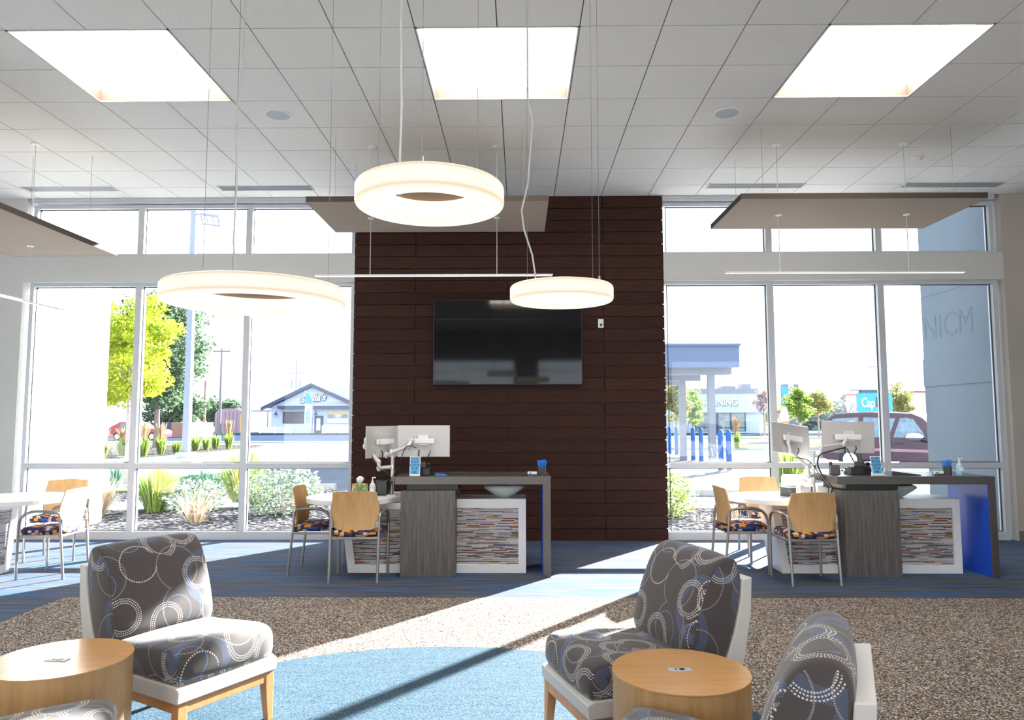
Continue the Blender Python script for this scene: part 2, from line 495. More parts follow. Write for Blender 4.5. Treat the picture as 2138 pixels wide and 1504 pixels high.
class MB:
    def __init__(s):
        s.v = []; s.f = []; s.mi = []; s.uv = []
    def add(s, vs, fs, mi=0, uvs=None):
        o = len(s.v)
        s.v += [tuple(p) for p in vs]
        for i, f in enumerate(fs):
            s.f.append(tuple(o + k for k in f)); s.mi.append(mi)
            s.uv.append(uvs[i] if uvs else None)
        return s
    def box(s, x0, x1, y0, y1, z0, z1, mi=0, mat=None):
        vs = [Vector((x, y, z)) for z in (z0, z1) for y in (y0, y1) for x in (x0, x1)]
        if mat is not None: vs = [mat @ p for p in vs]
        return s.add(vs, [(0, 2, 3, 1), (4, 5, 7, 6), (0, 1, 5, 4), (2, 6, 7, 3), (0, 4, 6, 2), (1, 3, 7, 5)], mi)
    def prism(s, poly, a0, a1, axis='y', mi=0, mat=None):
        """poly in the two other axes, extruded along axis"""
        n = len(poly)
        def P(p, a):
            return Vector((p[0], a, p[1])) if axis == 'y' else (Vector((a, p[0], p[1])) if axis == 'x' else Vector((p[0], p[1], a)))
        vs = [P(p, a0) for p in poly] + [P(p, a1) for p in poly]
        if mat is not None: vs = [mat @ p for p in vs]
        fs = [tuple(range(n)), tuple(range(2 * n - 1, n - 1, -1))]
        fs += [(i, i + n, (i + 1) % n + n, (i + 1) % n) for i in range(n)]
        return s.add(vs, fs, mi)
    def loft(s, rings, cap=True, closed=True, mi=0):
        n = len(rings[0]); vs = [p for r in rings for p in r]; fs = []
        m = n if closed else n - 1
        for k in range(len(rings) - 1):
            for i in range(m):
                j = (i + 1) % n
                fs.append((k * n + i, k * n + j, (k + 1) * n + j, (k + 1) * n + i))
        if cap and closed:
            fs.append(tuple(range(n - 1, -1, -1))); fs.append(tuple((len(rings) - 1) * n + i for i in range(n)))
        return s.add(vs, fs, mi)
    def tube(s, pts, r, seg=8, mi=0):
        pts = [Vector(p) for p in pts]
        rr = r if isinstance(r, (list, tuple)) else [r] * len(pts)
        rings = []; prev = None
        for i, p in enumerate(pts):
            t = (pts[min(i + 1, len(pts) - 1)] - pts[max(i - 1, 0)]).normalized()
            if prev is None:
                a = Vector((0, 0, 1)) if abs(t.z) < 0.9 else Vector((1, 0, 0))
                u = t.cross(a).normalized()
            else:
                u = (prev - t * prev.dot(t)).normalized()
            prev = u; w = t.cross(u)
            rings.append([p + (u * math.cos(2 * PI * k / seg) + w * math.sin(2 * PI * k / seg)) * rr[i] for k in range(seg)])
        return s.loft(rings, mi=mi)
    def cyl(s, x, y, z0, z1, r, seg=20, r2=None, mi=0):
        r2 = r if r2 is None else r2
        return s.loft([[Vector((x + q * math.cos(2 * PI * k / seg), y + q * math.sin(2 * PI * k / seg), z)) for k in range(seg)] for z, q in ((z0, r), (z1, r2))], mi=mi)
    def lathe(s, prof, x=0, y=0, z=0, seg=32, closed=False, cap=True, mi=0):
        rings = [[Vector((x + r * math.cos(2 * PI * k / seg), y + r * math.sin(2 * PI * k / seg), z + h)) for k in range(seg)] for r, h in prof]
        if closed: rings.append(rings[0])
        return s.loft(rings, cap=cap and not closed, mi=mi)
    def ell(s, c, r, seg=10, rings=6, mi=0):
        prof = [(max(0.001, math.sin(PI * i / rings)), -math.cos(PI * i / rings)) for i in range(rings + 1)]
        rg = [[Vector((c[0] + r[0] * q * math.cos(2 * PI * k / seg), c[1] + r[1] * q * math.sin(2 * PI * k / seg), c[2] + r[2] * h)) for k in range(seg)] for q, h in prof]
        return s.loft(rg, mi=mi)
    def build(s, name, mat, parent=None, loc=None, rot=None, smooth=False, bevel=0, bseg=2, solid=0, sub=0, angle=35):
        me = bpy.data.meshes.new(name)
        me.from_pydata(s.v, [], s.f)
        mats = mat if isinstance(mat, (list, tuple)) else [mat]
        for m in mats: me.materials.append(m)
        if len(mats) > 1:
            for p, i in zip(me.polygons, s.mi): p.material_index = i
        if any(u is not None for u in s.uv):
            ul = me.uv_layers.new(name='UVMap')
            for p, u in zip(me.polygons, s.uv):
                if u is None: continue
                for li, c in zip(p.loop_indices, u): ul.data[li].uv = c
        import bmesh as _b
        bm = _b.new(); bm.from_mesh(me)
        _b.ops.recalc_face_normals(bm, faces=bm.faces)
        bm.to_mesh(me); bm.free()
        o = bpy.data.objects.new(name, me)
        link(o, parent)
        if loc is not None: o.location = loc
        if rot is not None: o.rotation_euler = rot
        if smooth:
            for p in me.polygons: p.use_smooth = True
            try:
                me.set_sharp_from_angle(angle=R(angle))
            except Exception:
                pass
        if bevel:
            b = o.modifiers.new('bevel', 'BEVEL'); b.width = bevel; b.segments = bseg; b.limit_method = 'ANGLE'; b.angle_limit = R(40)
        if sub:
            b = o.modifiers.new('sub', 'SUBSURF'); b.levels = sub; b.render_levels = sub
        return o

def tag(o, label=None, cat=None, group=None, kind=None):
    if label: o['label'] = label
    if cat: o['category'] = cat
    if group: o['group'] = group
    if kind: o['kind'] = kind
    return o
def struct(o, label=None, cat=None):
    o['kind'] = 'structure'
    if label: o['label'] = label
    if cat: o['category'] = cat
    return o
def empty(name, loc, rz=0.0, label=None, cat=None, group=None):
    o = bpy.data.objects.new(name, None)
    o.empty_display_size = 0.1
    col.objects.link(o)
    o.location = loc; o.rotation_euler = (0, 0, rz)
    return tag(o, label, cat, group)
def copy_tree(o, parent=None):
    c = o.copy(); col.objects.link(c); c.parent = parent
    for ch in list(o.children): copy_tree(ch, c)
    return c
def place_copy(src, loc, rz, label, group=None):
    c = copy_tree(src); c.location = loc; c.rotation_euler = (0, 0, rz); c['label'] = label
    if group: c['group'] = group
    return c
def text(name, body, size, mat, parent, loc, rot, extrude=0.002, align='CENTER', shear=0.0, sx=1.0, space=1.0, bold=0.018):
    cu = bpy.data.curves.new(name, 'FONT')
    cu.body = body; cu.size = size; cu.extrude = extrude
    cu.offset = size * bold
    cu.align_x = align; cu.align_y = 'CENTER'; cu.shear = shear; cu.space_line = space
    tmp = bpy.data.objects.new(name + '_tmp', cu)
    col.objects.link(tmp)
    dg = bpy.context.evaluated_depsgraph_get(); dg.update()
    me = bpy.data.meshes.new_from_object(tmp.evaluated_get(dg))
    bpy.data.objects.remove(tmp, do_unlink=True)
    me.materials.clear(); me.materials.append(mat)
    o = bpy.data.objects.new(name, me)
    link(o, parent)
    o.location = loc; o.rotation_euler = rot; o.scale = (sx, 1, 1)
    return o
FACE = (PI / 2, 0, 0)      # text standing up, read from -Y

# ------------------------------------------------------------------ the room
CZ = 4.396
WY = 9.20       # inner wall face
FY = 9.26       # window frame face
ROOM = (-8.6, 9.4, -5.2)
T = 0.6096
GX0, GY0 = -0.7737, 5.1209

# floor: plank carpet with two inlaid carpets
fl = struct(MB().box(ROOM[0], ROOM[1], ROOM[2], 9.46, -0.12, 0.0).build('floor', M['plank']),
            'grey and blue striated plank carpet around the lounge area', 'floor')
sp = MB()
sp.box(-3.885, ROOM[1] - 0.02, ROOM[2] + 0.02, 6.292, 0.0005, 0.0035)
o = sp.build('flecked_carpet', M['speckle'], fl); o['label'] = 'tan and black flecked carpet'
o = MB().cyl(-0.47, 3.10, 0.001, 0.007, 1.85, 96).build('round_carpet', M['bluecarpet'], fl); o['label'] = 'round blue heathered carpet'

# ceiling of square tiles in a grid, with openings for the recessed lights
PANEL_CELLS = [(-5, 0), (0, 0), (5, 0), (-5, -9), (0, -9), (5, -9)]
holes = set()
for c, r in PANEL_CELLS:
    for i in range(2):
        for j in range(2): holes.add((c + i, r + j))
cm = MB()
c0, c1 = int((ROOM[0] - GX0) / T) - 1, int((ROOM[1] - GX0) / T) + 1
r0, r1 = int((ROOM[2] - GY0) / T) - 1, 6
for c in range(c0, c1 + 1):
    for r in range(r0, r1 + 1):
        if (c, r) in holes: continue
        x0, x1 = GX0 + c * T, GX0 + (c + 1) * T
        y0, y1 = GY0 + r * T, GY0 + (r + 1) * T
        x0, x1 = max(x0, ROOM[0]), min(x1, ROOM[1]); y0, y1 = max(y0, ROOM[2]), min(y1, WY)
        if x1 - x0 < 0.02 or y1 - y0 < 0.02: continue
        g = 0.0045
        cm.box(x0 + g, x1 - g, y0 + g, y1 - g, CZ, CZ + 0.02, 0)
        cm.box(x0, x1, y0, y1, CZ + 0.012, CZ + 0.03, 1)
ce = struct(cm.build('ceiling', [M['tile'], M['tgrid']]), 'white square ceiling tiles in a thin grid', 'ceiling')
struct(MB().box(ROOM[0], ROOM[1], ROOM[2], 9.5, CZ + 0.14, CZ + 0.3).build('ceiling_deck', M['tile']))

def light_panel(c, r, label):
    x0, x1 = GX0 + c * T, GX0 + (c + 2) * T
    y0, y1 = GY0 + r * T, GY0 + (r + 2) * T
    t = empty('recessed_light', ((x0 + x1) / 2, (y0 + y1) / 2, CZ), 0, label, 'ceiling light', 'recessed ceiling lights')
    w = T - 0.004
    m = MB()
    for a, b, c_, d in ((-w, w, -w, -w + 0.012), (-w, w, w - 0.012, w), (-w, -w + 0.012, -w, w), (w - 0.012, w, -w, w)):
        m.box(a, b, c_, d, -0.003, 0.004)
    m.build('frame', M['white'], t)
    m = MB()
    for a, b, c_, d in ((-w, w, -w, -w + 0.012), (-w, w, w - 0.012, w), (-w, -w + 0.012, -w, w), (w - 0.012, w, -w, w)):
        m.box(a, b, c_, d, 0.004, 0.135)
    m.build('inner_reflector', M['panel_lip'], t)
    MB().box(-w + 0.012, w - 0.012, -w + 0.012, w - 0.012, 0.11, 0.122).build('diffuser', M['lit_panel'], t)
    return t
light_panel(-5, 0, 'square recessed ceiling light panel, leftmost of the front three')
light_panel(0, 0, 'square recessed ceiling light panel in the middle, above the smallest ring lamp')
light_panel(5, 0, 'square recessed ceiling light panel, rightmost of the front three')
for c, l in ((-5, 'left'), (0, 'middle'), (5, 'right')):  # unseen panels added behind the viewer as fill light
    light_panel(c, -9, 'added fill light panel in the ceiling, unseen behind the viewer, %s one' % l)

# back wall: spandrels and side pieces around the windows
XL, XR = -6.38, 6.12           # window opening outer limits
BL, BR = -2.13, 1.845          # brown feature wall limits
bw = MB()
bw.box(ROOM[0], XL - 0.05, WY, 9.46, 0, CZ + 0.14)
bw.box(XL - 0.05, BL, WY, 9.46, 3.285, 3.64)
bw.box(BR, XR + 0.06, WY, 9.46, 3.285, 3.64)
bw.box(XL - 0.05, BL, 9.33, 9.46, CZ - 0.05, CZ + 0.14)
bw.box(BR, XR + 0.06, 9.33, 9.46, CZ - 0.05, CZ + 0.14)
struct(bw.build('wall_back', M['wall']), 'white painted wall around the windows', 'wall')
struct(MB().box(XR + 0.06, ROOM[1], WY, 9.46, 0, CZ + 0.14).build('wall_back_right', M['wallwarm']), 'beige painted wall right of the windows', 'wall')
struct(MB().box(XR + 0.06, ROOM[1], WY - 0.012, WY, 0, 0.125).build('baseboard_back_right', M['basebrd'], bevel=0.003))
struct(MB().box(ROOM[0], XL - 0.05, WY - 0.012, WY, 0, 0.125).build('baseboard_back_left', M['basebrd'], bevel=0.003))
struct(MB().box(ROOM[0] - 0.15, ROOM[0], ROOM[2], 9.46, 0, CZ + 0.14).build('wall_left', M['wall']))
struct(MB().box(ROOM[1], ROOM[1] + 0.15, ROOM[2], 9.46, 0, CZ + 0.14).build('wall_right', M['wall']))
# wall behind the viewer: big window openings
fw = MB()
fw.box(ROOM[0], ROOM[1], ROOM[2] - 0.15, ROOM[2], 3.4, CZ + 0.14)
fw.box(ROOM[0], ROOM[1], ROOM[2] - 0.15, ROOM[2], 0, 0.3)
for x0, x1 in ((-8.6, -7.8), (-4.2, -3.6), (-0.2, 0.6), (4.4, 5.0), (8.6, 9.4)):
    fw.box(x0, x1, ROOM[2] - 0.15, ROOM[2], 0.3, 3.4)
struct(fw.build('wall_front', M['wall']))

# feature wall of dark boards
fwm = struct(MB().box(BL + 0.012, BR - 0.012, WY + 0.04, 9.46, 0, CZ + 0.14).build('wall_centre', M['seal']), 'dark brown board-clad wall between the windows', 'wall')
bd = MB()
bh = 0.157
joints = (-1.343, -0.158, 1.070)
pat = [(0,), (1,), (2,), (0, 2), (1,), (0, 2), (1,), (0, 2), (0,), (1, 2)]
k = 0
z = 0.0
rows = int(CZ / bh) + 1
rnd = random.Random(3)
for i in range(rows):
    z0 = i * bh; z1 = min(z0 + bh - 0.010, CZ)
    if z0 > CZ - 0.02: break
    js = [joints[(i * 2) % 3]] + ([joints[(i * 2 + 2) % 3]] if i % 3 != 1 else [])
    xs = [BL] + sorted(set(js)) + [BR]
    for a, b in zip(xs, xs[1:]):
        bd.box(a + (0.004 if a != BL else 0), b - (0.004 if b != BR else 0), WY, WY + 0.018, z0, z1)
bd.build('wood_boards', M['wenge'], fwm)
cl = MB()
for i in range(1, rows):
    z0 = i * bh - 0.0035
    if z0 > CZ - 0.02: break
    for x, s_ in ((BL, -1), (BR, 1)):
        cl.box(min(x, x + s_ * 0.03) if s_ > 0 else x - 0.006, max(x, x + s_ * 0.006) if s_ < 0 else x + 0.006, WY - 0.004, WY + 0.012, z0 - 0.004, z0 + 0.004)
cl.build('seam_glint', M['chrome'], fwm)  # bright blocks stand in for sky light showing through the seam ends

# windows
def window(name, x0, x1, z0, z1, mull, rail, label):
    fr = MB()
    y0, y1 = FY, FY + 0.11
    e = 0.055
    def bar(a, b, c, d, off=0.0): fr.box(a, b, y0 + off, y1 - off, c, d)
    zlo = z0 + (0.10 if z0 < 0.1 else 0.03)
    bar(x0, x1, z0, zlo); bar(x0, x1, z1 - 0.045, z1)
    if x0 > BR + 0.1 or x0 < BL: bar(x0, x0 + e, zlo, z1 - 0.045)
    bar(x1 - e, x1, zlo, z1 - 0.045)
    for m in mull: bar(m - 0.04, m + 0.04, zlo, z1 - 0.045, -0.003)
    if rail:
        rx = [x0 + e] + [v for m in mull for v in (m - 0.04, m + 0.04)] + [x1 - e]
        for i in range(0, len(rx), 2): bar(rx[i], rx[i + 1], 0.892, 0.962)
    o = struct(fr.build(name, M['alu']), label, 'window')
    # gaskets and panes
    zb = z0 + (0.10 if z0 < 0.1 else 0.03); zt = z1 - 0.045
    xs = [x0 + e] + [v for m in mull for v in (m - 0.04, m + 0.04)] + [x1 - e]
    zs = [(zb, 0.892), (0.962, zt)] if rail else [(zb, zt)]
    for i in range(0, len(xs), 2):
        for a, b in zs:
            g = MB(); t_ = 0.008
            X0, X1 = xs[i], xs[i + 1]
            for q in ((X0, X1, a, a + t_), (X0, X1, b - t_, b), (X0, X0 + t_, a, b), (X1 - t_, X1, a, b)):
                g.box(q[0], q[1], FY + 0.055, FY + 0.075, q[2], q[3])
            g.build('gasket', M['seal'], o)
            MB().box(X0 + 0.004, X1 - 0.004, FY + 0.062, FY + 0.068, a + 0.004, b - 0.004).build('pane', M['glass'], o)
    return o
window('window_1', XL, BL, 0.0, 3.285, (-4.952, -3.53), True, 'large left window with silver frame, lower row')
window('window_2', XL, BL, 3.64, 4.32, (-4.952, -3.53), False, 'narrow clerestory window above the large left window')
window('window_3', BR, XR, 0.0, 3.285, (3.22, 4.634), True, 'large right window with silver frame, lower row')
window('window_4', BR, XR, 3.64, 4.32, (3.22, 4.634), False, 'narrow clerestory window above the large right window')
# shade pockets above the clerestory
for x0, x1, nm in ((XL, BL, 'trim_1'), (BR, XR, 'trim_2')):
    m = MB()
    m.box(x0, x1, WY + 0.01, FY + 0.07, 4.335, CZ + 0.01)
    m.box(x0, x1, WY + 0.0, WY + 0.012, 4.36, CZ)
    struct(m.build(nm, M['alu']))

# exterior fins beside the windows, roof edge
fin = MB()
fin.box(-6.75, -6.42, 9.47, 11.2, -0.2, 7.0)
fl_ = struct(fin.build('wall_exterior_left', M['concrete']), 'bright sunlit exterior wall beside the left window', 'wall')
g = MB()
for zz in (4.05, 5.4): g.box(-6.424, -6.415, 9.5, 11.2, zz, zz + 0.02)
g.build('joint', M['canopygrey'], fl_)
fin = MB()
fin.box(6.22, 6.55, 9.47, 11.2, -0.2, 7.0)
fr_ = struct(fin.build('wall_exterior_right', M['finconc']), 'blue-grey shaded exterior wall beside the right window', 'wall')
g = MB()
for zz in (3.37, 4.9): g.box(6.214, 6.224, 9.5, 11.2, zz, zz + 0.012)
g.box(6.205, 6.222, 9.5, 11.2, 2.0, 2.42)
g.build('joint', M['finconc'], fr_)
text('reflected_lettering', 'NICM', 0.50, M['finreflection'], fr_, (6.218, 10.55, 2.86), (PI / 2, 0, -PI / 2), 0.002, bold=0.0)  # letters on the wall stand in for a faint reflection in the glass

# sockets and wall devices
t = empty('television', (-0.157, WY - 0.02, 0.0), 0, 'large black flat television mounted on the dark board wall', 'television')
MB().box(-0.945, 0.945, -0.055, -0.01, 1.945, 3.03).build('housing', M['black'], t, bevel=0.004)
MB().box(-0.935, 0.935, -0.058, -0.0545, 1.958, 3.02).build('screen', M['tv'], t)
MB().box(-0.25, 0.25, -0.012, 0.018, 2.25, 2.7).build('wall_bracket', M['darkgrey'], t)
t = empty('wall_outlet', (1.033, WY, 2.73), 0, 'small white outlet plate on the dark board wall right of the television', 'outlet')
MB().box(-0.035, 0.035, -0.008, 0.0, -0.056, 0.056).build('cover_plate', M['white'], t, bevel=0.002)
m = MB(); m.lathe([(0.018, 0), (0.018, 0.006)], seg=16)
m.build('socket', M['darkgrey'], t, loc=(0.002, -0.008, -0.018), rot=(PI / 2, 0, 0))

def ceiling_vent(x0, x1, label):
    t = empty('ceiling_vent', ((x0 + x1) / 2, 8.81, CZ), 0, label, 'vent', 'slot vents along the windows')
    w = (x1 - x0) / 2; d = 0.09
    m = MB()
    for q in ((-w, w, -d, -d + 0.014), (-w, w, d - 0.014, d), (-w, -w + 0.014, -d, d), (w - 0.014, w, -d, d)):
        m.box(q[0], q[1], q[2], q[3], -0.006, 0.0)
    m.build('frame', M['alu'], t)
    MB().box(-w + 0.01, w - 0.01, -d + 0.01, d - 0.01, -0.0015, -0.0005).build('backing', M['black'], t)
    for i in range(3):
        y = -0.04 + i * 0.04
        MB().box(-w + 0.014, w - 0.014, y - 0.006, y + 0.006, -0.006, -0.001).build('slat', M['alu'], t)
ceiling_vent(-6.20, -5.05, 'slot air vent in the ceiling by the far left corner')
ceiling_vent(-3.75, -2.58, 'slot air vent in the ceiling left of the central hanging panel')
ceiling_vent(2.33, 3.52, 'slot air vent in the ceiling above the left end of the right hanging panel')
ceiling_vent(4.74, 5.95, 'slot air vent in the ceiling by the far right corner')
for x, y, l in ((-2.29, 6.64, 'round flush ceiling speaker near the left light panel'), (1.96, 6.66, 'round flush ceiling speaker near the right light panel')):
    t = empty('ceiling_speaker', (x, y, CZ), 0, l, 'speaker', 'flush ceiling speakers')
    MB().lathe([(0.125, 0.0), (0.122, -0.006), (0.112, -0.007), (0.112, 0.0)], seg=32, closed=True).build('rim', M['white'], t, smooth=True)
    MB().lathe([(0.112, -0.001), (0.112, -0.005), (0.06, -0.007), (0.001, -0.0075)], seg=32).build('grille', M['speaker'], t, smooth=True)
t = empty('smoke_detector', (4.39, 7.85, CZ), 0, 'small white smoke detector on the ceiling above the right hanging panel', 'smoke detector')
MB().lathe([(0.065, 0.0), (0.065, -0.015), (0.05, -0.02)], seg=24).build('base', M['white'], t, smooth=True)
MB().lathe([(0.045, -0.02), (0.042, -0.038), (0.02, -0.046), (0.001, -0.046)], seg=24).build('dome', M['white'], t, smooth=True)

# ------------------------------------------------------------------ hanging panels and light bars
def hanging_panel(x0, x1, y0, y1, z, label):
    t = empty('hanging_ceiling_panel', ((x0 + x1) / 2, (y0 + y1) / 2, z), 0, label, 'ceiling panel', 'taupe hanging ceiling panels')
    w, d = (x1 - x0) / 2, (y1 - y0) / 2
    MB().box(-w, w, -d, d, 0, 0.052).build('panel', M['cloud'], t)
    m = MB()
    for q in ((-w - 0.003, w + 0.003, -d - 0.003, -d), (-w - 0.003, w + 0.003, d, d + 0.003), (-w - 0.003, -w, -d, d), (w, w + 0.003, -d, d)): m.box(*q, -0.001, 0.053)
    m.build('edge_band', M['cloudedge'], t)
    for sx in (-1, 1):
        for sy in (-1, 1):
            MB().tube([(sx * (w - 0.25), sy * (d - 0.12), 0.05), (sx * (w - 0.25), sy * (d - 0.12), CZ - z)], 0.0015, 6).build('suspension_wire', M['wire'], t)
    return t
PZ = 3.63
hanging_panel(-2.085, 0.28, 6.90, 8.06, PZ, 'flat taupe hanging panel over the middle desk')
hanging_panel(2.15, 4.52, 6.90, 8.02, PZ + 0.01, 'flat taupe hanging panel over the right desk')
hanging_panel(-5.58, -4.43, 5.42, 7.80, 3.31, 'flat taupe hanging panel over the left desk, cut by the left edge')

def light_bar(x, y, zbar, zpanel, length, rz, label, panel=True, group='slim hanging light bars', wires=0.665):
    t = empty('pendant_light_bar', (x, y, zbar), rz, label, 'pendant light', group)
    MB().box(-length / 2, length / 2, -0.020, 0.020, 0.0, 0.016).build('housing', M['alu'], t, bevel=0.002, bseg=1)
    MB().box(-length / 2 + 0.01, length / 2 - 0.01, -0.017, 0.017, -0.003, 0.001).build('diffuser', M['lit_bar'], t)
    for s_ in (-1, 1):
        MB().tube([(s_ * wires, 0, 0.02), (s_ * wires, 0, CZ - zbar)], 0.004, 6).build('suspension_cable', M['cord'], t)
        MB().cyl(s_ * wires, 0, CZ - zbar - 0.014, CZ - zbar, 0.045, 20).build('ceiling_canopy', M['white'], t)
        if panel:
            MB().cyl(s_ * wires, 0, zpanel - zbar - 0.008, zpanel - zbar + 0.001, 0.033, 20).build('grommet', M['lit_dot'], t)
    return t
light_bar(-0.905, 7.48, 3.008, PZ, 2.50, 0, 'slim lit bar hanging below the middle panel in front of the brown wall')
light_bar(3.37, 7.46, 3.022, PZ + 0.01, 2.48, 0, 'slim lit bar hanging below the right panel in front of the right window')
light_bar(-5.065, 6.66, 2.715, 3.31, 2.50, PI / 2, 'slim lit bar below the left panel, running towards the viewer')
for x, y in ((-3.2, -3.2), (-0.4, -2.2), (1.9, -2.8)):
    light_bar(x, y, 2.9, 0, 2.5, 0, 'slim lit bar hanging behind the viewer, %s one of three' % ('left' if x < -2 else 'middle' if x < 1 else 'right'), False, 'light bars behind the viewer')

# ------------------------------------------------------------------ ring pendants
def ring_lamp(x, y, z, r, wires, cord, label, band=0.118):
    t = empty('ring_pendant_lamp', (x, y, z), 0, label, 'pendant light', 'glowing ring pendant lamps')
    ri = r - band; h = 0.098
    e = 0.022
    prof = []
    def arc(cx, cz, rad, a0, a1, n=6):
        for i in range(n + 1):
            a = R(a0 + (a1 - a0) * i / n)
            prof.append((cx + rad * math.cos(a), cz + rad * math.sin(a)))
    arc(r - e, e, e, -90, 0); arc(r - e, h - e, e, 0, 90)
    arc(ri + e * 0.6, h - e * 0.6, e * 0.6, 90, 180, 4); arc(ri + e, e, e, 180, 270)
    m = MB(); m.lathe(prof, seg=96, closed=True)
    m.build('ring_shade', M['ring'], t, smooth=True, angle=60)
    MB().lathe([(ri * 1.01, h - 0.006), (ri * 1.01, h - 0.002), (0.001, h - 0.002), (0.001, h - 0.006)], seg=48, closed=True).build('centre_plate', M['tan'], t)
    for a in wires:
        px, py = r * 0.8 * math.cos(R(a)), r * 0.8 * math.sin(R(a))
        MB().tube([(px, py, h + 0.01), (px, py, CZ - z)], 0.0014, 6).build('suspension_wire', M['wire'], t)
        MB().cyl(px, py, h - 0.004, h + 0.035, 0.006, 10).build('wire_fitting', M['chrome'], t)
    MB().tube(cord + [(cord[-1][0], cord[-1][1], CZ - z)], 0.0052, 8).build('power_cord', M['cord'], t, smooth=True)
    return t
ring_lamp(-0.385, 3.04, 2.415, 0.318, (160, 40, 270), [(-0.145, 0.10, 0.09), (-0.148, 0.10, 0.25), (-0.142, 0.10, 0.5), (-0.150, 0.10, 0.9), (-0.15, 0.1, 1.2)],
          'glowing ring pendant hanging highest, upper centre')
ring_lamp(-1.478, 3.99, 2.15, 0.492, (130, 10, 250), [(-0.19, 0.18, 0.09), (-0.175, 0.18, 0.16), (-0.205, 0.18, 0.4), (-0.195, 0.18, 0.75), (-0.21, 0.18, 1.1), (-0.18, 0.18, 1.5), (-0.18, 0.18, 1.9)],
          'largest and lowest glowing ring pendant, in front of the left window', 0.14)
ring_lamp(0.252, 4.34, 2.218, 0.312, (145, 35, 330), [(-0.165, 0.05, 0.09), (-0.155, 0.05, 0.16), (-0.175, 0.05, 0.3), (-0.225, 0.05, 0.46), (-0.24, 0.05, 0.58), (-0.20, 0.05, 0.75), (-0.185, 0.05, 0.95), (-0.17, 0.05, 1.15), (-0.20, 0.05, 1.3), (-0.20, 0.05, 1.6)],
          'smallest glowing ring pendant, above the television')

# ------------------------------------------------------------------ desks
def make_desk(loc, rz, label, dark=False):
    t = empty('reception_desk', loc, rz, label, 'desk', 'reception desks')
    MB().box(0, 0.53, 0, 0.62, 0, 0.82).build('pedestal', M['greywood'], t, bevel=0.002, bseg=1)
    MB().box(0.05, 0.55, 0.06, 0.6, 0.82, 0.88).build('spacer', M['black'], t)
    # bar: slab + blue lined end leg
    MB().box(-0.06, 1.455, 0.0, 0.66, 0.88, 0.955).build('bar_counter', M['steel'], t, bevel=0.002, bseg=1)
    MB().box(-0.055, 1.45, 0.012, 0.655, 0.955, 0.9575).build('counter_surface', M['bartop'], t)
    MB().box(1.382, 1.455, 0.0, 0.66, 0, 0.88).build('end_leg', M['steel'], t, bevel=0.002, bseg=1)
    MB().box(1.376, 1.382, 0.004, 0.655, 0.002, 0.878).build('end_leg_lining', M['bluegloss'], t)
    # white base frame with paper panel
    outer = [(-0.545, 0.0), (-0.635, 0.683), (0.3, 0.683), (0.3, 0.722), (1.215, 0.722), (1.215, 0.0)]
    m = MB()
    y0, y1 = 0.19, 0.60
    # frame as strips
    def strip(a, b, c, d): m.prism([a, b, c, d], y0, y1, 'y')
    strip((-0.545, 0), (1.215, 0), (1.215, 0.08), (-0.5555, 0.08))
    strip((-0.626, 0.62), (0.3, 0.62), (0.3, 0.683), (-0.635, 0.683))
    strip((0.3, 0.635), (1.215, 0.635), (1.215, 0.722), (0.3, 0.722))
    strip((-0.5555, 0.08), (-0.478, 0.08), (-0.549, 0.62), (-0.626, 0.62))
    strip((1.14, 0.08), (1.215, 0.08), (1.215, 0.635), (1.14, 0.635))
    m.build('base_frame', M['white'], t)
    MB().prism([(-0.482, 0.075), (1.145, 0.075), (1.145, 0.64), (0.3, 0.64), (0.3, 0.625), (-0.555, 0.625)], y0 + 0.018, y1 - 0.018, 'y').build('paper_panel', M['paper'], t)
    # table top: round end plus work surface
    pts = []
    cx, cy, r = -0.53, 0.335, 0.47
    n = 48
    for i in range(n + 1):
        a = R(90 + 270 * i / n * 0.93)
        x, y = cx + r * math.cos(a), cy + r * math.sin(a)
        pts.append((x, y))
    pts += [(-0.003, 0.30), (-0.003, 0.805)]
    MB().prism(pts, 0.690, 0.737, 'z').build('table_top', M['white'], t, bevel=0.004)
    MB().cyl(-0.30, 0.72, 0.0, 0.69, 0.022, 16).build('support_leg', M['steel'], t)
    return t
D1 = (-1.16, 7.10, 0)
make_desk(D1, 0, 'reception desk in the middle, in front of the dark board wall')
D2 = (3.118, 7.10, 0)
make_desk(D2, 0, 'reception desk on the right, in front of the right window')
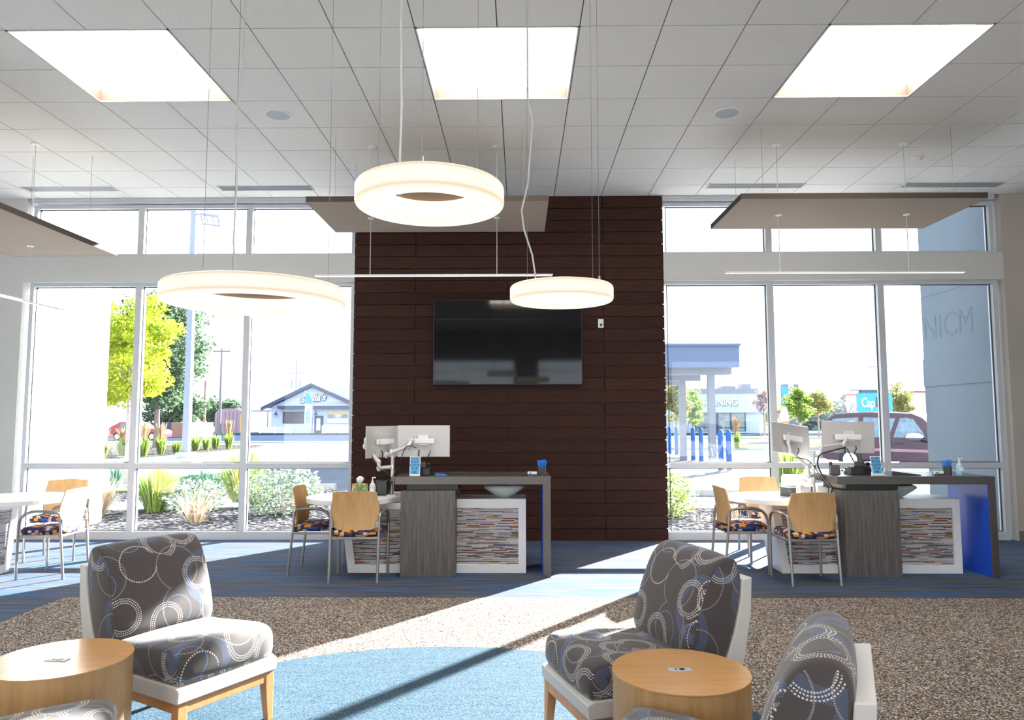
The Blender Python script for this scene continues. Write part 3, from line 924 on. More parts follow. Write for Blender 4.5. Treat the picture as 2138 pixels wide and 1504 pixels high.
# the left desk is a mirrored one turned a quarter, its round end towards the window
def make_left_desk():
    t = empty('reception_desk', (-5.10, 6.55, 0), 0, 'reception desk at the left edge, mostly outside the photo', 'desk', 'reception desks')
    # local: x -> away from room side (paper face at x=0 looks +x), y towards the window
    MB().box(-0.62, 0.0, -0.56, -0.03, 0, 0.82).build('pedestal', M['greywood'], t, bevel=0.002, bseg=1)
    MB().box(-0.60, -0.06, -0.56, -0.05, 0.82, 0.88).build('spacer', M['black'], t)
    MB().box(-0.66, 0.0, -1.485, 0.03, 0.88, 0.955).build('bar_counter', M['steel'], t)
    MB().box(-0.66, 0.0, -1.485, -1.412, 0, 0.88).build('end_leg', M['steel'], t)
    m = MB()
    x0, x1 = -0.43, -0.02
    def strip(*q): m.prism([(a, b) for a, b in q], x0, x1, 'x')
    strip((-1.2, 0), (0.80, 0), (0.81, 0.08), (-1.2, 0.08))
    strip((-1.2, 0.62), (0.883, 0.62), (0.892, 0.683), (-1.2, 0.683))
    strip((0.735, 0.08), (0.81, 0.08), (0.883, 0.62), (0.80, 0.62))
    m.build('base_frame', M['white'], t)
    MB().prism([(-1.15, 0.075), (0.738, 0.075), (0.805, 0.625), (-1.15, 0.625)], x0 + 0.018, x1 - 0.012, 'x').build('paper_panel', M['paper_y'], t)
    pts = []
    cx, cy, r = 0.02, 0.78, 0.50
    for i in range(41):
        a = R(-78 + 258 * i / 40)
        pts.append((cx + r * math.cos(a), cy + r * math.sin(a)))
    pts += [(-0.48, 0.0), (-0.02, 0.0)]
    MB().prism(pts, 0.690, 0.737, 'z').build('table_top', M['white'], t, bevel=0.004)
    MB().cyl(-0.30, 1.05, 0.0, 0.69, 0.022, 16).build('support_leg', M['steel'], t)
    return t
def paper_y():
    m = M['paper'].copy(); m.name = 'stacked_magazine_paper_side'
    for nd in m.node_tree.nodes:
        if nd.type == 'MAPPING': nd.inputs['Rotation'].default_value = (0, 0, PI / 2)
    return m
M['paper_y'] = paper_y()
make_left_desk()

# ------------------------------------------------------------------ guest chairs
def make_guest_chair():
    t = empty('guest_chair', (0, 0, 0), 0, '', 'chair', 'maple-backed guest chairs')
    tr = 0.0125
    for s_ in (-1, 1):
        MB().tube([(s_ * 0.226, -0.215, 0), (s_ * 0.226, -0.175, 0.42), (s_ * 0.228, -0.163, 0.585)], tr, 10).build('leg', M['tube'], t, smooth=True)
        MB().tube([(s_ * 0.245, 0.21, 0), (s_ * 0.246, 0.212, 0.42), (s_ * 0.247, 0.210, 0.50)], tr, 10).build('leg', M['tube'], t, smooth=True)
        MB().tube([(s_ * 0.228, -0.163, 0.58), (s_ * 0.231, -0.158, 0.61), (s_ * 0.238, -0.135, 0.628), (s_ * 0.246, -0.08, 0.637), (s_ * 0.25, 0.0, 0.642), (s_ * 0.25, 0.09, 0.638), (s_ * 0.25, 0.155, 0.615), (s_ * 0.249, 0.19, 0.575), (s_ * 0.248, 0.206, 0.53), (s_ * 0.247, 0.21, 0.49)], [tr, tr, tr * 1.05, tr * 1.15, tr * 1.2, tr * 1.2, tr * 1.15, tr * 1.1, tr, tr], 10).build('armrest', M['tube'], t, smooth=True)
        MB().box(s_ * 0.214 - 0.012, s_ * 0.214 + 0.012, -0.185, -0.165, 0.50, 0.565).build('back_bracket', M['tube'], t, bevel=0.003)
    m = MB()
    for s_ in (-1, 1): m.box(s_ * 0.232 - 0.01, s_ * 0.232 + 0.01, -0.17, 0.21, 0.392, 0.416)
    m.box(-0.232, 0.232, 0.19, 0.21, 0.392, 0.416); m.box(-0.232, 0.232, -0.18, -0.16, 0.392, 0.416)
    m.build('seat_frame', M['tube'], t, bevel=0.003)
    # seat cushion, rounded with a slight crown
    m = MB(); N = 14; rings = []
    def plan(sc, z, ins):
        pts = []
        for k in range(40):
            a = 2 * PI * k / 40
            c, s2 = math.cos(a), math.sin(a)
            x = 0.228 * math.copysign(abs(c) ** 0.42, c) * sc; y = 0.222 * math.copysign(abs(s2) ** 0.42, s2) * sc
            pts.append(Vector((x, y + 0.02, z)))
        return pts
    m.loft([plan(0.93, 0.416, 0), plan(0.99, 0.425, 0), plan(1.01, 0.445, 0), plan(0.99, 0.465, 0), plan(0.93, 0.478, 0), plan(0.75, 0.486, 0), plan(0.4, 0.489, 0)])
    m.build('seat', M['geofab'], t, smooth=True, angle=60)
    # curved wooden backrest
    m = MB(); NX, NZ = 16, 10; th = 0.012
    grid = []
    for side in (0, 1):
        for j in range(NZ + 1):
            v = j / NZ
            for i in range(NX + 1):
                u = -1 + 2 * i / NX
                hw = 0.206 + 0.026 * math.sin(PI * min(1, v * 1.15) * 0.9) - 0.006 * v
                zb = 0.455 + 0.045 * u * u; zt = 0.842 - 0.012 * u * u
                z = zb + (zt - zb) * v
                y = -0.172 - 0.045 * v ** 1.5 - 0.035 * (1 - u * u) * 0.9 + 0.02 * math.sin(PI * v) * 0.4
                grid.append(Vector((u * hw, y + (th if side == 0 else 0) + 0.018, z)))
    fs = []
    W_ = NX + 1; O_ = W_ * (NZ + 1)
    for j in range(NZ):
        for i in range(NX):
            a = j * W_ + i
            fs.append((a, a + 1, a + 1 + W_, a + W_)); fs.append((O_ + a, O_ + a + W_, O_ + a + 1 + W_, O_ + a + 1))
    for i in range(NX):
        fs.append((i, O_ + i, O_ + i + 1, i + 1)); b = NZ * W_ + i; fs.append((b, b + 1, O_ + b + 1, O_ + b))
    for j in range(NZ):
        a = j * W_; fs.append((a, a + W_, O_ + a + W_, O_ + a)); a += NX; fs.append((a, O_ + a, O_ + a + W_, a + W_))
    m.add(grid, fs)
    m.build('backrest', M['maple'], t, smooth=True, angle=50)
    return t
gc = make_guest_chair()
gc.location = (-1.553, 7.055, 0)
gc['label'] = 'maple-backed guest chair at the middle desk, its back to the viewer'
G = 'maple-backed guest chairs'
place_copy(gc, (-2.055, 7.415, 0), -PI / 2, 'maple-backed guest chair at the left side of the middle desk, seen from its side')
place_copy(gc, (2.675, 6.955, 0), R(4), 'maple-backed guest chair at the right desk, its back to the viewer')
place_copy(gc, (2.20, 7.455, 0), -PI / 2 + R(2), 'maple-backed guest chair at the left side of the right desk, seen from its side')
place_copy(gc, (2.76, 8.36, 0), PI, 'maple-backed guest chair behind the round table of the right desk, only its back top shows')
place_copy(gc, (-4.575, 7.20, 0), R(93), 'maple-backed guest chair nearest at the left desk, bright in the sun')
place_copy(gc, (-5.08, 8.04, 0), R(190), 'maple-backed guest chair farthest at the left desk, by the left window')

# ------------------------------------------------------------------ lounge chairs
def smooth_loop(pts, n=4):
    """closed Catmull-Rom through the points"""
    out = []; L = len(pts)
    for i in range(L):
        p0, p1, p2, p3 = (Vector(pts[(i + k - 1) % L]) for k in range(4))
        for k in range(n):
            t = k / n
            out.append(0.5 * ((2 * p1) + (p2 - p0) * t + (2 * p0 - 5 * p1 + 4 * p2 - p3) * t * t + (3 * p1 - p0 - 3 * p2 + p3) * t ** 3))
    return out
def cushion(name, prof, w, mat, parent, edge=0.014, uvo=(0, 0)):
    """side profile in (x=depth, z), spread over width along y, soft side edges, UV in metres"""
    P = smooth_loop(prof, 5); n = len(P)
    c = sum(P, Vector((0, 0))) / n
    arc = [0.0]
    for i in range(n): arc.append(arc[-1] + (P[(i + 1) % n] - P[i]).length)
    NW = 8
    stations = [(-w / 2, edge), (-w / 2 + edge * 0.3, edge * 0.35), (-w / 2 + edge, 0.0)] + [(-w / 2 + edge + (w - 2 * edge) * k / NW, 0.0) for k in range(1, NW)] + [(w / 2 - edge, 0.0), (w / 2 - edge * 0.3, edge * 0.35), (w / 2, edge)]
    # inward normals
    nr = []
    for i in range(n):
        tg = (P[(i + 1) % n] - P[i - 1]).normalized()
        nv = Vector((-tg.y, tg.x))
        if nv.dot(c - P[i]) < 0: nv = -nv
        nr.append(nv)
    m = MB(); rings = []
    for y, ins in stations:
        bulge = 0.010 * (1 - (2 * y / w) ** 2)
        rings.append([Vector((P[i].x + nr[i].x * (ins - bulge), y, P[i].y + nr[i].y * (ins - bulge))) for i in range(n)])
    vs = [p for r_ in rings for p in r_]; fs = []; uvs = []
    for k in range(len(rings) - 1):
        for i in range(n):
            j = (i + 1) % n
            fs.append((k * n + i, k * n + j, (k + 1) * n + j, (k + 1) * n + i))
            a0, a1 = arc[i] + uvo[0], arc[i + 1] + uvo[0]
            y0, y1 = stations[k][0] + uvo[1], stations[k + 1][0] + uvo[1]
            uvs.append([(a0, y0), (a1, y0), (a1, y1), (a0, y1)])
    for k, ordr in ((0, range(n - 1, -1, -1)), (len(rings) - 1, range(n))):
        idx = list(ordr)
        fs.append(tuple(k * n + i for i in idx))
        uvs.append([(rings[k][i].x + 3.1 + uvo[0], rings[k][i].z + 1.3) for i in idx])
    m.add(vs, fs, 0, uvs)
    o = m.build(name, mat, parent, smooth=True, angle=50)
    # weld-free mesh: keep the flat caps crisp with a fine seam line
    return o
LW = 0.545
def make_lounge_chair():
    # local: faces +x, origin below seat front edge centre (x=0 front edge, negative to the back)
    t = empty('lounge_chair', (0, 0, 0), 0, '', 'armchair', 'ring-patterned lounge chairs')
    seat = [(0.015, 0.335), (0.02, 0.40), (0.0, 0.448), (-0.06, 0.468), (-0.20, 0.462), (-0.36, 0.448), (-0.50, 0.438), (-0.52, 0.40), (-0.52, 0.325), (-0.30, 0.315), (-0.03, 0.315)]
    cushion('seat', seat, LW - 0.01, M['ringfab'], t)
    back = [(-0.485, 0.435), (-0.47, 0.50), (-0.50, 0.62), (-0.545, 0.74), (-0.595, 0.83), (-0.655, 0.872), (-0.715, 0.865), (-0.745, 0.80), (-0.735, 0.68), (-0.70, 0.54), (-0.655, 0.43), (-0.60, 0.36), (-0.53, 0.36)]
    cushion('backrest', back, LW, M['ringfab'], t, uvo=(0.4, 0.9))
    # shell: seat tray and leaning back plate
    h = LW / 2 + 0.006
    m = MB()
    m.prism([(0.03, 0.245), (0.035, 0.305), (0.0, 0.318), (-0.55, 0.318), (-0.60, 0.36), (-0.655, 0.43), (-0.70, 0.54), (-0.737, 0.68), (-0.745, 0.775), (-0.80, 0.782), (-0.79, 0.62), (-0.75, 0.42), (-0.70, 0.28), (-0.66, 0.245)], -h, h, 'y')
    m.build('shell', M['offwhite'], t, bevel=0.005)
    for sy in (-1, 1):
        y = sy * (h - 0.035)
        for fx, sx in ((0.0, 1), (-0.60, -1)):
            a = 0.024; b = 0.016; dx = 0.01 if sx > 0 else -0.05
            r_ = []
            for z, q, ox in ((0.246, a, 0), (0.17, a, 0), (0.0, b, dx)):
                oy = sy * 0.006 * (1 if z == 0 else 0)
                r_.append([Vector((fx + ox + ax * q, y + oy + ay * q, z)) for ax, ay in ((-1, -1), (1, -1), (1, 1), (-1, 1))])
            MB().loft(r_[::-1]).build('leg', M['leg'], t, bevel=0.003)
    m = MB()
    m.box(-0.02, 0.022, -h + 0.04, h - 0.04, 0.195, 0.246); m.box(-0.62, -0.58, -h + 0.04, h - 0.04, 0.195, 0.246)
    for sy in (-1, 1):
        yy = sy * (h - 0.032); m.box(-0.60, 0.0, yy - 0.016, yy + 0.016, 0.195, 0.246)
    m.build('apron', M['leg'], t, bevel=0.002)
    return t
lc = make_lounge_chair()
lc.location = (-1.41, 3.567, 0); lc.rotation_euler = (0, 0, R(-30.5))
lc['label'] = 'ring-patterned armless lounge chair on the left, half in sun'
place_copy(lc, (0.225, 3.44, 0), R(199), 'ring-patterned armless lounge chair on the right, behind the round side table')
place_copy(lc, (0.30, 2.52, 0), R(156), 'ring-patterned lounge chair in the lower right corner, seen from its side and rear')
place_copy(lc, (-1.445, 2.575, 0), R(22), 'ring-patterned lounge chair in the lower left corner, only part of its seat shows')

# ------------------------------------------------------------------ drum tables
def drum(x, y, z, label, px, py, prz):
    t = empty('drum_side_table', (x, y, 0), 0, label, 'side table', 'round maple drum tables')
    r = 0.272
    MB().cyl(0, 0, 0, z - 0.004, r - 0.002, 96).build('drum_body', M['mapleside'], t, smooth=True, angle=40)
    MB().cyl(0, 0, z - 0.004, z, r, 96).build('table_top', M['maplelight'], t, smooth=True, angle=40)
    pl = MB().box(-0.046, 0.046, -0.019, 0.019, 0, 0.003).build('power_outlet', M['alu'], t, loc=(px, py, z), rot=(0, 0, prz), bevel=0.001)
    MB().box(0.0, 0.019, -0.010, 0.010, 0.003, 0.0045).build('socket', M['black'], pl)
    MB().box(-0.020, -0.011, -0.004, 0.004, 0.003, 0.0045).build('charging_port', M['black'], pl)
    return t
drum(-1.938, 3.133, 0.51, 'round maple drum table on the left, beside the sunlit lounge chair', 0.0, -0.03, R(-4))
drum(0.640, 3.002, 0.51, 'round maple drum table on the right, between two lounge chairs', -0.003, 0.0, R(0))

# ------------------------------------------------------------------ things on the desks
CT = 0.9575
def monitor_pair(base, spec, label):
    """monitor arm stand on the desk; monitors are things of their own"""
    bx, by = base
    t = empty('dual_monitor_arm', (bx, by, 0.737), 0, label, 'monitor arm', 'dual monitor arms')
    MB().box(-0.05, 0.05, -0.05, 0.05, 0.0, 0.012).build('desk_clamp', M['armsilver'], t, bevel=0.003)
    MB().cyl(0, 0, 0.012, 0.45, 0.017, 16).build('post', M['armsilver'], t, smooth=True)
    MB().cyl(0, 0, 0.27, 0.31, 0.026, 16).build('collar', M['chrome'], t, smooth=True)
    MB().cyl(0, 0, 0.385, 0.45, 0.028, 16).build('collar', M['armsilver'], t, smooth=True)
    for pts in spec:
        m = MB()
        for a, b in zip(pts, pts[1:]):
            a, b = Vector(a), Vector(b)
            m.tube([a, b], [0.021, 0.017], 10)
            m.ell(b, (0.024, 0.024, 0.034), 10, 6)
        m.build('arm', M['armsilver'], t, smooth=True)
    return t
def monitor(loc, rz, rx, ry, label, w=0.54, h=0.325):
    t = empty('monitor', loc, 0, label, 'monitor', 'silver-backed desk monitors')
    t.rotation_euler = (rx, ry, rz)
    MB().box(-w / 2, w / 2, 0.0, 0.012, -h / 2, h / 2).build('housing', M['monback'], t, bevel=0.003)
    MB().box(-w / 2 + 0.005, w / 2 - 0.005, 0.012, 0.0135, -h / 2 + 0.008, h / 2 - 0.006).build('screen', M['tv'], t)
    MB().box(-0.13, 0.10, -0.014, 0.0, -h / 2, -h / 2 + 0.075).build('port_cover', M['monback'], t, bevel=0.004)
    MB().box(-0.055, 0.055, -0.026, 0.0, -0.045, 0.065).build('mounting_plate', M['armsilver'], t, bevel=0.003)
    MB().box(-0.15, 0.12, -0.05, -0.026, -0.028, 0.028).build('tilt_bracket', M['white'], t, bevel=0.010, bseg=3)
    MB().tube([(-0.045, -0.012, -h / 2 + 0.07), (-0.045, -0.03, -h / 2 + 0.05), (-0.05, -0.03, -h / 2 + 0.0)], 0.006, 6).build('cable_plug', M['black'], t)
    MB().tube([(0.07, -0.012, -h / 2 + 0.07), (0.07, -0.03, -h / 2 + 0.045), (0.04, -0.03, -h / 2 - 0.01)], 0.005, 6).build('cable_plug', M['black'], t)
    return t
# middle desk
monitor_pair((-1.312, 7.50), [[(0, 0, 0.415), (-0.06, -0.03, 0.41), (0.0, -0.08, 0.44), (0.17, -0.05, 0.50), (0.20, -0.03, 0.56)], [(0, 0, 0.29), (-0.13, -0.06, 0.28), (-0.13, -0.06, 0.34), (-0.28, -0.03, 0.50), (-0.27, -0.03, 0.56)]],
             'silver dual monitor arm clamped to the middle desk')
monitor((-0.998, 7.53, 1.288), 0, 0, 0, 'monitor with silver back at the middle desk, facing away, right one')
monitor((-1.425, 7.58, 1.280), R(62), 0, 0, 'monitor with silver back at the middle desk, turned sideways, left one')
monitor_pair((3.00, 7.52), [[(0, 0, 0.40), (0.07, -0.02, 0.40), (0.08, -0.03, 0.49), (0.30, -0.05, 0.52), (0.33, -0.03, 0.56)], [(0, 0, 0.20), (-0.07, -0.05, 0.20), (-0.08, -0.05, 0.30), (-0.24, -0.04, 0.44), (-0.26, -0.04, 0.54)]],
             'silver dual monitor arm on the right desk with cables hanging')
monitor((3.372, 7.53, 1.325), 0, 0, R(1), 'monitor with silver back at the right desk, facing away, right one')
monitor((2.80, 7.56, 1.305), R(28), R(-8), R(7), 'monitor with silver back at the right desk, tilted, left one', h=0.31)

def cable(pts, label, r=0.005, group='black monitor cables'):
    tag(MB().tube(smooth_path(pts), r, 6).build('cable', M['black'], smooth=True), label, 'cable', group)
def smooth_path(pts, n=6):
    P = [Vector(p) for p in pts]; P = [P[0]] + P + [P[-1]]; out = []
    for i in range(1, len(P) - 2):
        p0, p1, p2, p3 = P[i - 1:i + 3]
        for k in range(n):
            t = k / n
            out.append(0.5 * ((2 * p1) + (p2 - p0) * t + (2 * p0 - 5 * p1 + 4 * p2 - p3) * t * t + (3 * p1 - p0 - 3 * p2 + p3) * t ** 3))
    out.append(P[-1]); return out
cable([(-1.06, 7.45, 1.22), (-1.15, 7.42, 1.24), (-1.20, 7.42, 1.15), (-1.22, 7.42, 1.03), (-1.29, 7.44, 0.95), (-1.325, 7.455, 0.80), (-1.33, 7.46, 0.742)], 'black cable looping from the right monitor down the post of the middle desk')
cable([(-1.53, 7.46, 1.22), (-1.50, 7.42, 1.12), (-1.44, 7.42, 1.02), (-1.37, 7.43, 0.98), (-1.31, 7.455, 0.90), (-1.30, 7.46, 0.742)], 'black cable hanging from the left monitor at the middle desk')
cable([(3.30, 7.45, 1.22), (3.16, 7.43, 1.19), (3.04, 7.43, 1.15), (3.01, 7.43, 1.05), (3.05, 7.40, 0.93), (3.11, 7.35, 0.82), (3.06, 7.30, 0.743)], 'thick black cable running diagonally behind the right desk', 0.008)
cable([(2.78, 7.46, 1.12), (2.90, 7.43, 1.10), (2.97, 7.42, 1.03), (3.03, 7.40, 0.92), (3.08, 7.36, 0.80), (2.98, 7.25, 0.743)], 'black cable hanging from the left monitor at the right desk')
cable([(3.32, 7.45, 1.21), (3.36, 7.44, 1.12), (3.40, 7.43, 1.02), (3.38, 7.42, 0.963)], 'black cable dropping from the right monitor to the right desk')

def sanitizer(loc, label, gel=True, s_=1.0):
    t = empty('hand_sanitizer_bottle', loc, 0, label, 'bottle')
    MB().lathe([(0.001, 0), (0.028 * s_, 0), (0.030 * s_, 0.01), (0.030 * s_, 0.09 * s_), (0.020 * s_, 0.115 * s_), (0.011, 0.122 * s_), (0.001, 0.123 * s_)], seg=20).build('bottle_body', M['gel'] if gel else M['clearplastic'], t, smooth=True)
    m = MB(); m.cyl(0, 0, 0.12 * s_, 0.14 * s_, 0.012, 12); m.cyl(0, 0, 0.14 * s_, 0.165 * s_, 0.005, 8); m.box(-0.006, 0.032, -0.006, 0.006, 0.163 * s_, 0.173 * s_)
    m.build('pump', M['white'], t)
    MB().box(-0.02, 0.02, -0.0315 * s_, -0.029 * s_, 0.04, 0.08).build('sticker', M['paperwhite'], t)
def tissue_box(loc, rz, mat, label, s_=0.115):
    t = empty('tissue_box', loc, rz, label, 'tissue box')
    MB().box(-s_ / 2, s_ / 2, -s_ / 2, s_ / 2, 0, s_ * 1.1).build('carton', mat, t, bevel=0.002)
    m = MB(); n = 16; rings = []
    for z, r in ((0, 0.018), (0.03, 0.035), (0.055, 0.042), (0.075, 0.02), (0.082, 0.004)):
        rings.append([Vector(((r + 0.006 * math.sin(3 * 2 * PI * k / n + z * 40)) * math.cos(2 * PI * k / n), 0.6 * (r + 0.006 * math.cos(5 * 2 * PI * k / n)) * math.sin(2 * PI * k / n), s_ * 1.09 + z * 0.95)) for k in range(n)])
    m.loft(rings).build('tissue', M['tissue'], t, smooth=True, angle=80)
TT = 0.7375
tissue_box((-1.615, 7.36, TT), R(40), M['tissuebox'], 'floral green and orange tissue box with a white tissue on the middle desk', 0.118)
sanitizer((-1.50, 7.42, TT), 'clear pump bottle beside the floral tissue box on the middle desk', False, 1.1)
t = empty('desk_speaker', (-1.415, 7.50, TT), 0, 'small black box-shaped speaker beside the arm post of the middle desk', 'speaker')
MB().box(-0.065, 0.065, -0.05, 0.06, 0, 0.155).build('cabinet', M['black'], t, bevel=0.02, bseg=4)
MB().box(-0.05, 0.05, -0.053, -0.049, 0.015, 0.14).build('grille', M['darkgrey'], t, bevel=0.001)
# left dangling silver stub is part of the arm; phone on the counter
def desk_phone(loc, rz, label, tall=False):
    t = empty('desk_phone', loc, rz, label, 'telephone', 'black desk phones')
    MB().prism([(-0.09, 0), (0.09, 0), (0.09, 0.07), (0.05, 0.085), (-0.09, 0.02)], -0.10, 0.10, 'x').build('base', M['black'], t, bevel=0.006)
    MB().box(-0.05, 0.05, 0.045, 0.06, 0.06, 0.13).build('display', M['darkgrey'], t, bevel=0.003)
    m = MB(); m.tube([(-0.075, -0.085, 0.04), (-0.075, -0.06, 0.07), (-0.075, 0.04, 0.11), (-0.075, 0.075, 0.10)], [0.022, 0.014, 0.014, 0.022], 10)
    m.build('handset', M['black'], t, smooth=True)
desk_phone((-0.985, 7.32, CT), R(175), 'black desk phone left on the counter of the middle desk')
desk_phone((3.40, 7.42, CT), R(180), 'black desk phone on the counter of the right desk')
def sign_holder(loc, rz, tilt, label):
    t = empty('sign_holder', loc, rz, label, 'sign', 'blue counter signs in clear holders')
    w, h = 0.105, 0.19
    mt = Matrix.Rotation(tilt, 4, 'X')
    MB().box(-w / 2, w / 2, -0.0015, 0.0015, 0.0, h, mat=mt).build('card', M['paperwhite'], t)
    MB().box(-w / 2 + 0.006, w / 2 - 0.006, -0.0025, -0.0015, 0.02, h - 0.008, mat=mt).build('blue_face', M['signblue2'], t)
    MB().box(-w / 2, w / 2, -0.004, 0.035, 0.0, 0.006).build('foot', M['clearplastic'], t)
    tx = text('sign_text', 'CASH\nBACK\nGOOD\nFOR\nME', 0.034, M['signdark'], t, mt @ Vector((0, -0.0032, 0.105)), (PI / 2 + tilt, 0, 0), 0.0006, bold=0.006)
M['signblue2'] = plain('sign_card_blue', (0.10, 0.42, 0.72), 0.5)
sign_holder((-1.035, 7.16, CT), R(-4), R(-8), 'blue upright counter sign with black words on the middle desk')
sign_holder((3.50, 7.20, CT), R(6), R(-12), 'blue leaning counter sign with black words on the right desk')
def pen_cup(loc, label):
    t = empty('pen_cup', loc, 0, label, 'pen holder', 'cups of blue pens')
    m = MB(); m.lathe([(0.001, 0), (0.038, 0), (0.042, 0.085), (0.039, 0.085), (0.035, 0.006), (0.001, 0.006)], seg=20)
    m.build('cup', M['darkgrey'], t, smooth=True)
    rn = random.Random(5)
    for i in range(16):
        a = 2 * PI * i * 0.618; r = 0.028 * math.sqrt((i + 0.5) / 16)
        x, y = r * math.cos(a), r * math.sin(a)
        MB().tube([(x * 0.6, y * 0.6, 0.01), (x * 2.0, y * 2.0, 0.130 + rn.random() * 0.022)], 0.0055, 6).build('pen', M['penblue'], t)
def card_box(loc, label):
    t = empty('business_card_holder', loc, 0, label, 'card holder', 'small card holders')
    m = MB(); m.box(-0.048, 0.048, -0.02, 0.02, 0, 0.008); m.box(-0.048, 0.048, -0.022, -0.019, 0, 0.018); m.box(-0.048, 0.048, 0.017, 0.02, 0, 0.03)
    m.build('holder', M['darkgrey'], t)
    MB().box(-0.045, 0.045, -0.016, 0.014, 0.008, 0.040).build('cards', M['paperwhite'], t)
    MB().box(-0.03, -0.008, -0.0175, -0.016, 0.022, 0.032).build('logo', M['signdark'], t)
pen_cup((0.215, 7.30, CT), 'black cup of blue pens on the right end of the middle desk')
card_box((0.118, 7.20, CT), 'small card holder with white cards on the middle desk')
pen_cup((4.235, 7.30, CT), 'black cup of blue pens on the right desk')
card_box((4.11, 7.24, CT), 'small card holder with white cards on the right desk')
sanitizer((4.345, 7.28, CT), 'clear blue pump bottle on the right desk beside the pen cup', True, 0.95)
t = empty('keypad_terminal', (-0.64, 7.45, CT), R(5), 'flat dark payment keypad lying on the middle counter', 'keypad')
MB().box(-0.14, 0.14, -0.05, 0.05, 0, 0.014).build('body', M['black'], t, bevel=0.003)
MB().box(-0.12, 0.12, -0.04, 0.04, 0.014, 0.018).build('keys', M['darkgrey'], t, bevel=0.001)
for lx, lb in ((-0.79, 'small blue booklet on the middle counter beside the sign'),):
    t = tag(MB().prism([(-0.06, 0), (0.06, 0), (0.055, 0.008), (-0.05, 0.016)], -0.04, 0.05, 'y').build('booklet', M['penblue'], loc=(lx, 7.28, CT), rot=(0, 0, R(12))), lb, 'booklet')
# right desk: folder, black box, printer, tablet
t = empty('clipboard', (3.80, 7.30, CT), R(-8), 'black clipboard with a white sheet lying on the right counter', 'clipboard')
MB().prism([(-0.14, 0), (0.13, 0), (0.13, 0.008), (-0.13, 0.040)], -0.09, 0.09, 'y').build('board', M['black'], t)
MB().prism([(-0.115, 0.0385), (0.12, 0.0095), (0.12, 0.0125), (-0.115, 0.0415)], -0.08, 0.08, 'y').build('sheet', M['paperwhite'], t)
t = empty('card_reader', (3.14, 7.34, CT), R(-10), 'dark upright card reader at the left end of the right counter', 'card reader')
MB().prism([(-0.05, 0), (0.05, 0), (0.045, 0.07), (-0.02, 0.10)], -0.045, 0.045, 'x').build('body', M['darkgrey'], t, bevel=0.008)
MB().tube([(-0.03, 0.03, 0.0), (-0.03, 0.03, 0.12)], 0.016, 10).build('stand', M['black'], t, smooth=True)
t = empty('counter_printer', (2.87, 7.62, TT), R(-12), 'white and grey printer on the right desk behind the tissue box', 'printer')
MB().prism([(-0.15, 0), (0.15, 0), (0.15, 0.17), (0.05, 0.20), (-0.15, 0.10)], -0.14, 0.14, 'x').build('body', M['white'], t, bevel=0.01)
MB().box(-0.12, 0.12, -0.155, -0.149, 0.02, 0.09).build('front_panel', M['darkgrey'], t)
tissue_box((2.785, 7.24, TT), R(4), M['tissuebox2'], 'pale tissue box with yellow shapes on the right desk', 0.105)
t = empty('receipt_box', (2.70, 7.42, TT), R(20), 'small grey box left of the pale tissue box on the right desk', 'box')
MB().box(-0.06, 0.06, -0.05, 0.05, 0, 0.09).build('body', M['darkgrey'], t, bevel=0.005)
MB().box(-0.025, 0.025, -0.052, -0.05, 0.05, 0.055).build('handle', M['chrome'], t)
def bowl(x, y, z, label):
    t = empty('glass_bowl', (x, y, z), 0, label, 'bowl', 'large glass bowls')
    pr = [(0.001, 0), (0.07, 0.0), (0.10, 0.02), (0.165, 0.065), (0.208, 0.095), (0.205, 0.115), (0.175, 0.128), (0.170, 0.122), (0.195, 0.108), (0.155, 0.070), (0.09, 0.03), (0.001, 0.02)]
    MB().lathe(pr, seg=40).build('bowl_body', M['bowl'], t, smooth=True, angle=60)
bowl(-0.165, 7.48, 0.722, 'large pale glass bowl on the white base under the middle counter')
bowl(4.15 - 0.36, 7.48, 0.722, 'large pale glass bowl on the white base under the right counter')
# ------------------------------------------------------------------ outdoors
GZ = -0.10
gr = struct(MB().box(-220, 220, 9.47, 260, GZ - 0.2, GZ).build('ground', M['asphalt']), 'pale asphalt parking lot and street outside', 'ground')
struct(MB().box(-220, 220, -220, ROOM[2] - 0.16, GZ - 0.2, GZ - 0.001).build('ground_rear', M['concrete']))
gs = MB(); gs.prism([(-14, 9.47), (-2.2, 9.47), (-2.2, 14.0), (-4.6, 16.9), (-14, 16.6)], GZ, GZ + 0.05, 'z')
struct(gs.build('gravel_bed', M['gravel']), 'gravel planting bed outside the left window', 'gravel')
gs = MB(); gs.prism([(1.7, 9.47), (6.0, 9.47), (5.6, 12.6), (1.7, 13.2)], GZ, GZ + 0.05, 'z')
struct(gs.build('gravel_bed', M['gravel']), 'gravel planting bed outside the right window', 'gravel')
gs = MB(); gs.prism([(-11, 11.8), (-2.5, 13.6), (-2.5, 15.0), (-11, 13.0)], GZ + 0.04, GZ + 0.062, 'z')
gs.prism([(-14, 16.5), (-4.3, 16.9), (-4.3, 17.1), (-14, 16.7)], GZ, GZ + 0.12, 'z')
gs.prism([(-25, 26.5), (-13.0, 24.6), (-12.0, 26.5), (-13.5, 38.0), (-14.2, 38.0), (-15.0, 28.0), (-25, 28.5)], GZ, GZ + 0.10, 'z')
gs.box(-60, 0, 49.5, 50.6, GZ, GZ + 0.1); gs.box(0, 70, 60, 61.5, GZ, GZ + 0.1); gs.box(0, 60, 38.2, 38.8, GZ, GZ + 0.15)
gs.box(0.0, 30, 15.5, 17.2, GZ, GZ + 0.12)
struct(gs.build('sidewalk', M['concrete']), 'pale concrete kerbs and walks outside', 'sidewalk')
gs = MB(); gs.prism([(-40, 28.5), (-15.0, 28.0), (-14.2, 38.0), (-15.5, 44.0), (-40, 44)], GZ, GZ + 0.07, 'z')
